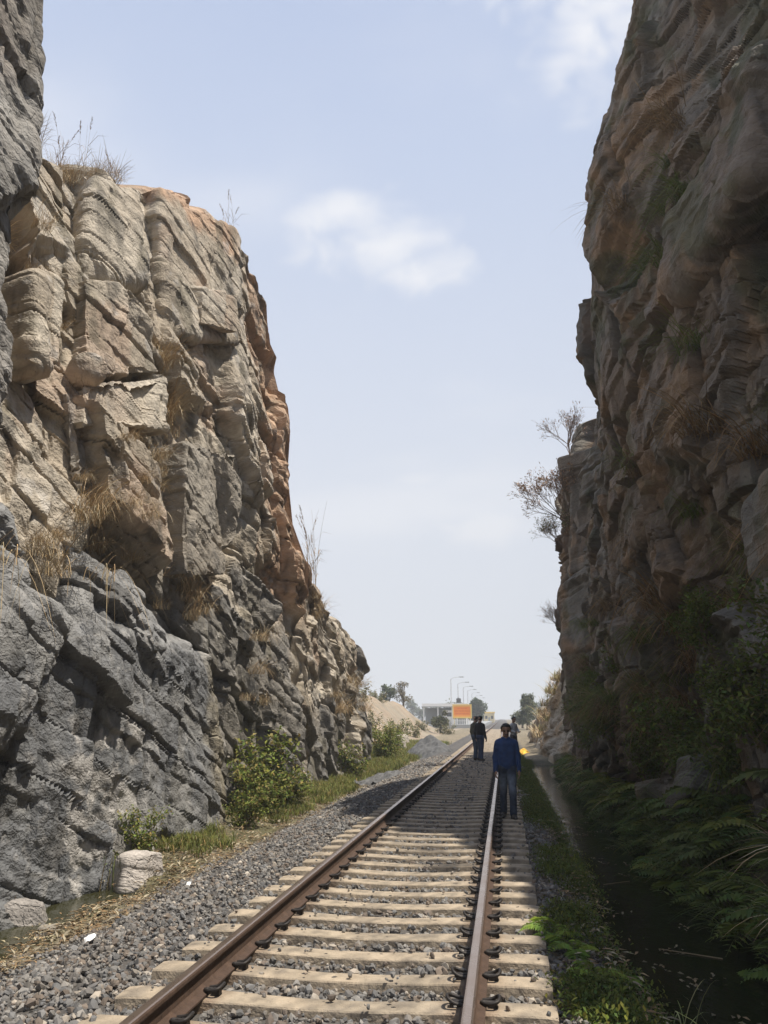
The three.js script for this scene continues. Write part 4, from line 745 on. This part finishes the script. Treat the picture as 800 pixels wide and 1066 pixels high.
// ------------------------------------------------------------------ lower banks beyond the cutting
{
  const bank = thing('rock_bank', 'sunlit tan rubble bank beyond the dark right cliff', 'bank', 0, 0, 0);
  const col = (X, y, u, t) => { const n = fbm(u * 1.2, y * 1.2, X, 861, 4), m = fbm(u * 4, y * 4, X * 4, 862, 3); let c = mixc([0.34, 0.24, 0.14], [0.42, 0.36, 0.28], ss(0.4, 0.6, n)); c = mixc(c, [0.13, 0.1, 0.06], ss(0.55, 0.7, m) * 0.7); return c.map((q) => q * (0.7 + 0.6 * m)); };
  mesh('rock_face', cliffSheet({ u0: 37, u1: 82, nu: 170, ny: 90, yb: -0.9, crest: (u) => pw([[37, 5.6], [48, 5.0], [53, 4.2], [60, 3.2], [70, 2.0], [80, 0.2]], u) + (fbm(u * 0.9, 3, 3, 870, 3) - 0.5), base: (u, y) => 2.1 + y * 0.4 + 0.01 * (u - 50) + 1.4 * ss(44, 37.5, u), dir: RD, seed: 23, k: 0.6, color: col, back: 8 }), M.rock, bank);
  const R = rng(3100), dry = planter('bank_tuft', 'grass', [tuft({ n: 60, len: 0.7, droop: 0.5, r: 0.3, w: 0.012, lean: 0.7, seed: 201 }), tuft({ n: 60, len: 0.6, droop: 0.6, r: 0.3, w: 0.012, lean: 0.7, seed: 202, cols: [[0.2, 0.18, 0.07], [0.3, 0.22, 0.1]] })], M.dry);
  for (let k = 0; k < 26; k++) { const u = 45 + R() * 16, y = 0.2 + R() * 4; dry(k % 2, 2.0 + y * 0.4, y, u, R() * 6, 0.8 + R() * 0.6, 'brown scrub tuft on the sunlit right rubble bank', 'scrub on the right rubble bank'); }
  const sp = planter('slope_bush', 'bush', [bushParts({ n: 500, rx: 0.8, ry: 0.7, len: 0.2, wid: 0.07, seed: 205, cols: [[0.2, 0.18, 0.08], [0.14, 0.16, 0.06], [0.26, 0.22, 0.12]] })[0]], M.leaf);
  for (let k = 0; k < 22; k++) { const u = 48 + R() * 55, X = -6.2 - R() * 10; sp(0, X, ground(X, u) - 0.1, u, R() * 6, 0.5 + R() * 0.7, 'low dry scrub on the far spoil slope left of the track', 'scrub on the spoil slope'); }
}
// ------------------------------------------------------------------ trees far off
{
  const tree = (X, u, h, w, seed, label, cols, n = 2600, leaf = 0.5) => {
    const R = rng(seed), s = new Strip(), b = new Strip(), y0 = ground(X, u), clumps = [];
    b.stem([0, -0.3, 0], [0.1, h * 0.4, 0.1], 0.05 * w, 0.03 * w, [0.12, 0.09, 0.06]);
    for (let k = 0; k < 16; k++) { const a = R() * 6.283, rr = Math.sqrt(R()) * w * 0.42, t = R(), c = [Math.cos(a) * rr * (1 - 0.5 * t), h * (0.28 + 0.62 * t), Math.sin(a) * rr * (1 - 0.5 * t), w * (0.1 + R() * 0.12)]; clumps.push(c); b.stem([0, h * (0.2 + 0.25 * t), 0], [c[0], c[1], c[2]], 0.02 * w, 0.006 * w, [0.12, 0.09, 0.06]); }
    for (let k = 0; k < n; k++) { const c = clumps[fl(R() * 16)], th = R() * 6.283, ph = Math.acos(R() * 2 - 1), r = c[3] * (0.5 + 0.6 * R()); s.leaf(c[0] + Math.cos(th) * Math.sin(ph) * r, c[1] + Math.cos(ph) * r * 0.9, c[2] + Math.sin(th) * Math.sin(ph) * r, R() - 0.5, R() - 0.5, R() - 0.5, leaf * (0.5 + R() * 0.8), leaf * 0.35, varied(cols[fl(R() * cols.length)], R, 0.6), R); }
    const g = thing('tree', label, 'tree', X, y0, u); mesh('trunk', b.build(), M.dry, g); mesh('crown', s.build(), M.leaf, g); return g;
  };
  const DG = [[0.075, 0.1, 0.045], [0.09, 0.115, 0.05], [0.06, 0.085, 0.04]], GG = [[0.12, 0.14, 0.08], [0.14, 0.15, 0.09]];
  tree(-6.6, 205, 6.4, 7, 901, 'rounded grey-green tree behind the station signboard', DG, 3200, 0.6);
  tree(-16.6, 118, 5.0, 3.4, 903, 'dark green tree on the skyline above the spoil slope', DG, 1600, 0.4);
  tree(-13.2, 108, 4.0, 3, 905, 'thin pale tree on the right end of the spoil slope', [[0.17, 0.15, 0.1], [0.2, 0.17, 0.1]], 500, 0.3);
  tree(-7.7, 100, 2.9, 2.6, 906, 'upright green shrub in front of the station shelter', [[0.1, 0.11, 0.05], [0.13, 0.13, 0.06]], 1500, 0.3);
  tree(3.7, 125, 5.6, 3.0, 907, 'hazy dark tree above the far right bank', GG, 1400, 0.4);
  tree(3.3, 122, 5.0, 3.4, 908, 'grey hazy tree sloping down behind the right bank', GG, 1800, 0.4);
  tree(3.0, 140, 3.6, 4, 909, 'low hazy tree furthest along the right bank', GG, 1500, 0.4);
  const R = rng(950);
  for (let k = 0; k < 16; k++) tree(-60 + k * 8 + R() * 5 + (k > 6 && k < 9 ? 30 : 0), 330 + R() * 60, 5 + R() * 4, 9 + R() * 5, 960 + k, 'hazy tree in the distant row along the horizon', GG, 500, 1.2).userData.group = 'trees on the horizon';
}
// ------------------------------------------------------------------ station beyond the cutting
M.white = std({ color: rgb(0.78, 0.78, 0.76), roughness: 0.7 }); M.cream = std({ color: rgb(0.72, 0.6, 0.36), roughness: 0.8 }); M.grey = std({ color: rgb(0.32, 0.33, 0.33), roughness: 0.8 }); M.dark = std({ color: rgb(0.05, 0.05, 0.05), roughness: 0.5 }); M.yellow = std({ color: rgb(0.85, 0.6, 0.16), roughness: 0.6 }); M.pole = std({ color: rgb(0.5, 0.5, 0.5), roughness: 0.5, metalness: 0.4 });
const box = (w, h, d, x = 0, y = 0, z = 0) => { const g = new THREE.BoxGeometry(w, h, d); g.translate(x, y, z); return g; };
const cyl = (r0, r1, h, x = 0, y = 0, z = 0, n = 10) => { const g = new THREE.CylinderGeometry(r1, r0, h, n); g.translate(x, y + h / 2, z); return g; };
{
  const g0 = ground(-10, 150);
  const pf = one('platform', box(11, 0.75, 120, 0, 0, -55), M.grey, 'long low concrete platform left of the far track', 'platform'); pf.position.set(-9.3, g0 + 0.3, -150);
  const s = thing('station_shelter', 'white flat-roofed station shelter beside the orange signboard', 'shelter', -10.6, 0.1, 152);
  mesh('roof', box(8.4, 0.5, 5, 0, 3.5, 0), M.white, s); mesh('fascia', box(8.5, 0.14, 5.1, 0, 3.18, 0), M.grey, s);
  for (const x of [-3.9, -1.3, 1.3, 3.9]) mesh('post', cyl(0.12, 0.12, 3.3, x, 0, 2.1), M.white, s);
  mesh('back_wall', box(8, 3.0, 0.2, 0, 1.5, -2.2), M.grey, s);
  const k = mesh('kiosk', box(2.6, 2.5, 2, 0.8, 1.3, 0.6), M.white, s); mesh('window', box(1.1, 0.7, 0.06, 0.8, 1.8, 1.63), M.dark, k); mesh('door', box(0.6, 1.8, 0.06, 1.7, 0.95, 1.63), M.grey, k);
  // signboard: orange panel with worn red marks
  const cv = document.createElement('canvas'); cv.width = 256; cv.height = 160; const x = cv.getContext('2d'); x.fillStyle = '#f08a2c'; x.fillRect(0, 0, 256, 160); x.fillStyle = '#f7b04a'; x.fillRect(0, 0, 256, 20); x.fillRect(0, 138, 256, 22);
  const R = rng(71); for (const [y, n, h] of [[34, 9, 16], [68, 14, 20], [104, 12, 18]]) for (let q = 0; q < n; q++) { x.fillStyle = q % 3 ? '#c8481c' : '#d9641f'; const px = 128 + (q - n / 2) * 17; x.fillRect(px, y + R() * 6, 10, 4); x.fillRect(px + R() * 6, y, 4, h); }
  const t = new THREE.CanvasTexture(cv); t.colorSpace = THREE.SRGBColorSpace;
  const b = thing('station_signboard', 'orange station signboard in a yellow frame on two posts', 'sign', -7.35, 0.1, 147);
  mesh('panel', box(3.0, 2.0, 0.12, 0, 2.35, 0), new THREE.MeshStandardMaterial({ map: t, roughness: 0.6 }), b);
  for (const [w, h, px, py] of [[3.4, 0.2, 0, 3.46], [3.4, 0.2, 0, 1.24], [0.2, 2.0, -1.6, 2.35], [0.2, 2.0, 1.6, 2.35]]) mesh('frame', box(w, h, 0.18, px, py, 0), M.yellow, b);
  for (const px of [-1.4, 1.4]) mesh('post', box(0.18, 1.2, 0.16, px, 0.55, -0.02), M.cream, b);
  const f = thing('railing', 'white paling fence under the orange signboard', 'fence', -7.35, 0.1, 146.4); for (let q = 0; q < 9; q++) mesh('paling', box(0.14, 1.0, 0.05, -1.5 + q * 0.37, 0.5, 0), M.white, f); mesh('rail', box(3.3, 0.08, 0.04, 0, 0.7, -0.05), M.white, f);
  const tk = thing('water_tank', 'black water tank on the station shelter roof', 'tank', -8.2, 3.85, 152); mesh('barrel', cyl(0.45, 0.45, 0.8, 0, 0.12, 0), M.dark, tk); mesh('lid', cyl(0.3, 0.15, 0.15, 0, 0.92, 0), M.dark, tk); mesh('stand', box(1.0, 0.12, 0.9, 0, 0.06, 0), M.grey, tk);
  const far = thing('yellow_building', 'small cream-yellow building at the end of the track', 'building', -4.6, -0.4, 262); mesh('wall', box(3.2, 3.0, 4, 0, 1.5, 0), M.cream, far); mesh('roof', box(3.6, 0.4, 4.4, 0, 3.2, 0), M.yellow, far); for (const px of [-0.9, 0.9]) mesh('window', box(0.7, 0.9, 0.08, px, 1.7, 2.03), M.dark, far); mesh('door', box(0.6, 1.7, 0.08, 0, 0.85, 2.03), M.grey, far);
  const ord = ['nearest', 'second', 'third', 'fourth', 'fifth', 'sixth', 'seventh'];
  [155, 179, 203, 228, 258, 292, 330].forEach((u, k) => {
    const p = thing('lamp_post', ord[k] + (k ? ' of the row of tall platform lamp posts, counted from the shelter' : ' and tallest-looking platform lamp post, above the shelter roof'), 'lamp post', -9.75, 0.2, u);
    mesh('pole', cyl(0.11, 0.07, 8.3), M.pole, p);
    const c = new THREE.CatmullRomCurve3([[0, 8.2, 0], [0.5, 8.5, 0], [1.7, 8.65, 0]].map((q) => new THREE.Vector3(...q))); mesh('arm', new THREE.TubeGeometry(c, 8, 0.05, 6), M.pole, p);
    mesh('lamp_head', box(0.9, 0.16, 0.3, 2.0, 8.62, 0), M.grey, p);
  });
  const ms = thing('floodlight_mast', 'thin mast with a cluster of floodlights on the left skyline', 'mast', -14.6, ground(-14.6, 121), 121); mesh('pole', cyl(0.1, 0.07, 6.2, 0, -1, 0), M.pole, ms); mesh('crossbar', box(1.2, 0.08, 0.08, 0, 5.1, 0), M.pole, ms); for (const px of [-0.5, 0, 0.5]) mesh('floodlight', box(0.3, 0.34, 0.2, px, 5.25, 0.1), M.grey, ms);
  const an = thing('utility_pole', 'faint leaning utility pole nearest the end of the left cliff', 'pole', -19.2, ground(-19.2, 124), 124); mesh('pole', cyl(0.08, 0.05, 6.8, 0, -1, 0), M.pole, an); mesh('crossarm', box(0.9, 0.07, 0.07, 0.1, 5.4, 0), M.pole, an); an.rotation.z = -0.12;
}
// ------------------------------------------------------------------ people
function nets(lo, hi, cell, f) {                          // surface of f = 0 on a grid
  const n = [0, 1, 2].map((k) => Math.ceil((hi[k] - lo[k]) / cell) + 1), V = new Float32Array(n[0] * n[1] * n[2]), I = (i, j, k) => (k * n[1] + j) * n[0] + i;
  const S = 5, far = cell * S * 1.1 + 0.05;
  for (let k = 0; k < n[2]; k += S) for (let j = 0; j < n[1]; j += S) for (let i = 0; i < n[0]; i += S) {
    const c = f(lo[0] + (i + S / 2) * cell, lo[1] + (j + S / 2) * cell, lo[2] + (k + S / 2) * cell), skip = Math.abs(c) > far;
    for (let r = k; r < Math.min(n[2], k + S); r++) for (let q = j; q < Math.min(n[1], j + S); q++) for (let p = i; p < Math.min(n[0], i + S); p++) V[I(p, q, r)] = skip ? c : f(lo[0] + p * cell, lo[1] + q * cell, lo[2] + r * cell);
  }
  const v = new Float32Array(8), id = new Int32Array(V.length).fill(-1), pos = [], idx = [];
  for (let k = 0; k < n[2] - 1; k++) for (let j = 0; j < n[1] - 1; j++) for (let i = 0; i < n[0] - 1; i++) {
    let c = 0, x = 0, y = 0, z = 0, m = 0;
    for (let q = 0; q < 8; q++) { v[q] = V[I(i + (q & 1), j + (q >> 1 & 1), k + (q >> 2))]; if (v[q] < 0) m++; }
    if (!m || m === 8) continue;
    for (const [a, b] of EDGES) if ((v[a] < 0) !== (v[b] < 0)) { const t = v[a] / (v[a] - v[b]); x += lerp(a & 1, b & 1, t); y += lerp(a >> 1 & 1, b >> 1 & 1, t); z += lerp(a >> 2, b >> 2, t); c++; }
    id[I(i, j, k)] = pos.length / 3; pos.push(lo[0] + (i + x / c) * cell, lo[1] + (j + y / c) * cell, lo[2] + (k + z / c) * cell);
  }
  for (let k = 1; k < n[2] - 1; k++) for (let j = 1; j < n[1] - 1; j++) for (let i = 1; i < n[0] - 1; i++) {
    const a = V[I(i, j, k)] < 0, quad = (p, q, r, s) => { if (a) idx.push(p, q, r, p, r, s); else idx.push(p, r, q, p, s, r); };
    if (a !== V[I(i + 1, j, k)] < 0) quad(id[I(i, j - 1, k - 1)], id[I(i, j, k - 1)], id[I(i, j, k)], id[I(i, j - 1, k)]);
    if (a !== V[I(i, j + 1, k)] < 0) quad(id[I(i - 1, j, k - 1)], id[I(i - 1, j, k)], id[I(i, j, k)], id[I(i, j, k - 1)]);
    if (a !== V[I(i, j, k + 1)] < 0) quad(id[I(i - 1, j - 1, k)], id[I(i, j - 1, k)], id[I(i, j, k)], id[I(i - 1, j, k)]);
  }
  return [pos, idx];
}
const EDGES = [[0, 1], [2, 3], [4, 5], [6, 7], [0, 2], [1, 3], [4, 6], [5, 7], [0, 4], [1, 5], [2, 6], [3, 7]];
function capsule(B) {                                     // bones [ax, ay, az, ra, bx, by, bz, rb], joined smoothly
  return (x, y, z, k = 0.025, grow = 0) => {
    let d = 9;
    for (const [ax, ay, az, ra, bx, by, bz, rb] of B) {
      const ex = bx - ax, ey = by - ay, ez = bz - az, t = Math.min(1, Math.max(0, ((x - ax) * ex + (y - ay) * ey + (z - az) * ez) / (ex * ex + ey * ey + ez * ez)));
      const q = Math.sqrt((x - ax - ex * t) ** 2 + (y - ay - ey * t) ** 2 + (z - az - ez * t) ** 2) - lerp(ra, rb, t) - grow, h = Math.max(0, k - Math.abs(d - q)) / k; d = Math.min(d, q) - h * h * k / 4;
    }
    return d;
  };
}
M.cloth = std({ vertexColors: true, roughness: 0.92 }); M.skin = std({ vertexColors: true, roughness: 0.6 }); M.hair = std({ color: rgb(0.012, 0.01, 0.009), roughness: 0.6 }); M.shoe = std({ color: rgb(0.03, 0.025, 0.022), roughness: 0.6 });
function person(o) {
  const { X, y, u, turn, label, shirt, jeans, stride = 0.1, cell = 0.012, nod = 0.1, collar = true } = o;
  const g = thing('person', label, 'person', X, y, u, turn); g.scale.setScalar(o.size ?? 1); const J = (s) => s > 0 ? stride : -stride;
  const elb = o.elbow ?? [[-0.215, 1.12, -0.03], [0.215, 1.12, -0.03]], wri = o.wrist ?? [[-0.225, 0.87, 0.06], [0.225, 0.87, 0.04]];
  const torso = [[0, 0.98, 0, 0.105, 0, 1.15, 0, 0.105], [0, 1.15, 0, 0.105, 0, 1.33, -0.005, 0.11], [-0.05, 1.0, 0, 0.1, -0.065, 1.34, 0, 0.09], [0.05, 1.0, 0, 0.1, 0.065, 1.34, 0, 0.09], [-0.145, 1.385, -0.01, 0.054, 0, 1.44, -0.01, 0.066], [0.145, 1.385, -0.01, 0.054, 0, 1.44, -0.01, 0.066], [0, 1.4, -0.01, 0.07, 0, 1.52, 0.01, 0.053]];
  const arms = [-1, 1].flatMap((s, i) => [[s * 0.16, 1.375, -0.01, 0.055, ...elb[i], 0.041], [...elb[i], 0.041, ...wri[i], 0.029]]);
  const legs = [-1, 1].flatMap((s) => { const f = J(s); return [[s * 0.075, 0.93, 0, 0.09, s * 0.08, 0.5, f * 0.75 + 0.02, 0.06], [s * 0.08, 0.5, f * 0.75 + 0.02, 0.058, s * 0.08, 0.1, f - 0.02, 0.04], [-s * 0.02, 0.95, -0.02, 0.1, s * 0.06, 0.93, -0.02, 0.105]]; });
  const feet = [-1, 1].flatMap((s) => { const f = J(s); return [[s * 0.08, 0.07, f - 0.04, 0.042, s * 0.1, 0.045, f + 0.14, 0.036], [s * 0.08, 0.1, f - 0.02, 0.042, s * 0.08, 0.05, f - 0.04, 0.045]]; });
  const body = capsule([...torso, ...arms, ...legs, ...feet]), cn = Math.cos(nod), sn = Math.sin(nod);
  const hp = (a) => { const [x, yy, z] = a; return [x, 1.5 + yy * cn - z * sn, 0.01 + yy * sn + z * cn]; };
  const bone = (a, ra, b, rb) => [...hp(a), ra, ...hp(b), rb];
  const head = capsule([bone([0, 0.155, -0.012], 0.088, [0, 0.165, 0.012], 0.084), bone([0, 0.13, 0.03], 0.066, [0, 0.06, 0.05], 0.046), bone([0, 0.12, 0.1], 0.009, [0, 0.085, 0.112], 0.015), bone([-0.045, 0.14, 0.075], 0.012, [0.045, 0.14, 0.075], 0.012), bone([-0.026, 0.048, 0.088], 0.008, [0.026, 0.048, 0.088], 0.008), bone([-0.09, 0.125, -0.005], 0.012, [-0.094, 0.09, 0], 0.01), bone([0.09, 0.125, -0.005], 0.012, [0.094, 0.09, 0], 0.01), bone([0, -0.06, -0.015], 0.055, [0, 0.06, -0.01], 0.055)]);
  const part = (lo, hi, c, f, colf) => { const [p, i] = nets(lo, hi, c, f), cl = []; for (let k = 0; k < p.length; k += 3) cl.push(...colf(p[k], p[k + 1], p[k + 2])); return geom(p, i, cl); };
  const SK = [0.26, 0.15, 0.1], inv = (x, yy, z) => { const a = yy - 1.5, b = z - 0.01; return [x, a * cn + b * sn, -a * sn + b * cn]; };
  const face = (x, yy, z) => { const [a, b, c] = inv(x, yy, z); if (c > 0.06 && Math.abs(Math.abs(a) - 0.034) < 0.017 && Math.abs(b - 0.122) < 0.009) return [0.03, 0.02, 0.018]; if (c > 0.06 && Math.abs(Math.abs(a) - 0.036) < 0.022 && Math.abs(b - 0.145) < 0.007) return [0.02, 0.015, 0.012]; if (c > 0.06 && Math.abs(a) < 0.034 && Math.abs(b - 0.064) < 0.008) return [0.03, 0.02, 0.016]; if (c > 0.06 && Math.abs(a) < 0.026 && Math.abs(b - 0.047) < 0.007) return [0.2, 0.075, 0.06]; return SK; };
  const hands = [-1, 1].map((s, i) => {
    const w = wri[i], e = elb[i], d = new THREE.Vector3(w[0] - e[0], w[1] - e[1], w[2] - e[2]).normalize(), f = new THREE.Vector3(0, 0, 1).addScaledVector(d, -d.z).normalize(), n = new THREE.Vector3().crossVectors(d, f).multiplyScalar(1), at = (a, b, c) => [w[0] + d.x * a + f.x * b + n.x * c, w[1] + d.y * a + f.y * b + n.y * c, w[2] + d.z * a + f.z * b + n.z * c], B = [];
    const inw = s > 0 ? (n.x < 0 ? 1 : -1) : (n.x > 0 ? 1 : -1);
    for (const b of [-0.028, -0.01, 0.01, 0.028]) B.push([...at(-0.02, b * 0.5, 0), 0.024, ...at(0.075, b, 0), 0.0145]);
    [[-0.031, 0.062], [-0.011, 0.075], [0.011, 0.08], [0.031, 0.07]].forEach(([b, L]) => { B.push([...at(0.075, b, 0), 0.0105, ...at(0.075 + L * 0.5, b, inw * 0.012), 0.009]); B.push([...at(0.075 + L * 0.5, b, inw * 0.012), 0.009, ...at(0.075 + L * 0.92, b, inw * 0.035), 0.0075]); });
    B.push([...at(0.015, 0.03, inw * 0.005), 0.014, ...at(0.055, 0.055, inw * 0.02), 0.0105]); B.push([...at(0.055, 0.055, inw * 0.02), 0.0105, ...at(0.088, 0.056, inw * 0.03), 0.008]);
    const F = capsule(B); return part(w.map((q) => q - 0.2), w.map((q) => q + 0.2), cell < 0.015 ? 0.004 : 0.007, (x, yy, z) => F(x, yy, z, 0.006), () => SK);
  });
  const L = [-0.52, -0.02, -0.45], H = [0.52, 1.58, 0.5];
  mesh('body', mergeGeometries([part(L, H, cell, (x, yy, z) => body(x, yy, z) + 0.008, () => SK), part([-0.14, 1.4, -0.18], [0.14, 1.82, 0.24], cell < 0.015 ? 0.005 : 0.009, (x, yy, z) => head(x, yy, z, 0.018), face), ...hands]), M.skin, g);
  const wr = (x, yy, z, s, c) => { return 0.02 * (fbm(x * 9, yy * 13, z * 9, s, 3) - 0.5); };
  const ta = capsule([...torso.slice(0, 6), ...arms]);
  const top = mesh('shirt', part(L, H, cell, (x, yy, z) => Math.max(ta(x, yy, z, 0.03, 0.016) + wr(x, yy, z, 5, 0.7), (o.hem ?? 0.86) - yy - 9 * (Math.abs(x) > 0.17 ? 1 : 0), yy - 1.475), (x, yy, z) => { const n = 0.7 + 0.6 * vn(x * 20, yy * 20, z * 20, 12); return shirt.map((q) => q * n); }), M.cloth, g);
  if (collar) { const C = capsule([[-0.06, 1.47, 0.03, 0.026, 0.06, 1.47, 0.03, 0.026], [-0.066, 1.475, -0.03, 0.026, 0.066, 1.475, -0.03, 0.026], [-0.066, 1.475, -0.03, 0.026, -0.06, 1.465, 0.035, 0.026], [0.066, 1.475, -0.03, 0.026, 0.06, 1.465, 0.035, 0.026]]); mesh('collar', part([-0.12, 1.42, -0.1], [0.12, 1.53, 0.1], 0.008, (x, yy, z) => C(x, yy, z, 0.01), () => shirt), M.cloth, top); }
  const lg = capsule(legs);
  mesh('trousers', part(L, [0.52, 1.1, 0.5], cell, (x, yy, z) => Math.max(lg(x, yy, z, 0.02, 0.014 + 0.012 * ss(0.5, 0.12, yy)) + wr(x, yy, z, 8, 1), 0.075 - yy, yy - 1.03), (x, yy, z) => { const fade = o.fade ? ss(0.04, 0.075, z - J(Math.sign(x)) * ss(0.95, 0.5, yy) * 0.75) * ss(0.35, 0.6, yy) * ss(0.88, 0.7, yy) : 0, n = 0.7 + 0.6 * vn(x * 25, yy * 25, z * 25, 13); return mixc(jeans, [0.14, 0.17, 0.22], fade * 0.75).map((q) => q * n); }), M.cloth, g);
  const fe = capsule(feet); const sg = nets([-0.22, -0.02, -0.35], [0.22, 0.14, 0.5], cell, (x, yy, z) => Math.max(fe(x, yy, z, 0.02, 0.01), -yy, yy - 0.12)); mesh('shoes', geom(sg[0], sg[1]), M.shoe, g);
  const hr = nets([-0.15, 1.5, -0.2], [0.15, 1.84, 0.2], cell < 0.015 ? 0.006 : 0.01, (x, yy, z) => { const [a, b, c] = inv(x, yy, z); return Math.max(Math.hypot(a, (b - 0.16) * 0.95, c - 0.0) - 0.093 - 0.012 * vn(a * 60, b * 60, c * 60, 3), -(b - 0.205 + (c < 0.06 ? (0.06 - c) * 1.35 : 0))); });
  mesh('hair', geom(hr[0], hr[1]), M.hair, g); return g;
}
person({ X: 0.05, y: -0.2, u: 15.0, turn: 0.06, stride: 0.2, nod: 0.2, fade: true, size: 0.92, shirt: [0.014, 0.042, 0.13], jeans: [0.022, 0.034, 0.06], label: 'man in a navy blue jacket and faded jeans walking beside the right rail' });
person({ X: -0.95, y: -0.19, u: 33.6, turn: 2.6, stride: 0.06, cell: 0.018, shirt: [0.014, 0.014, 0.016], jeans: [0.03, 0.05, 0.1], label: 'man in a black jacket standing between the rails, right one of the pair' });
person({ X: -1.17, y: -0.19, u: 34.1, turn: 2.3, stride: 0.05, cell: 0.018, nod: 0.3, shirt: [0.06, 0.06, 0.045], jeans: [0.05, 0.075, 0.12], label: 'man in an olive jacket half behind the black-jacketed man between the rails' });
person({ X: 0.42, y: -0.22, u: 37.0, turn: 0.9, stride: 0.04, cell: 0.018, nod: 0.15, collar: false, shirt: [0.42, 0.42, 0.44], jeans: [0.05, 0.04, 0.045], elbow: [[-0.26, 1.16, -0.02], [0.26, 1.16, 0.04]], wrist: [[-0.16, 1.08, 0.2], [0.14, 1.1, 0.2]], label: 'man in a pale shirt standing far off behind the man in navy' });
renderer.render(scene, camera);
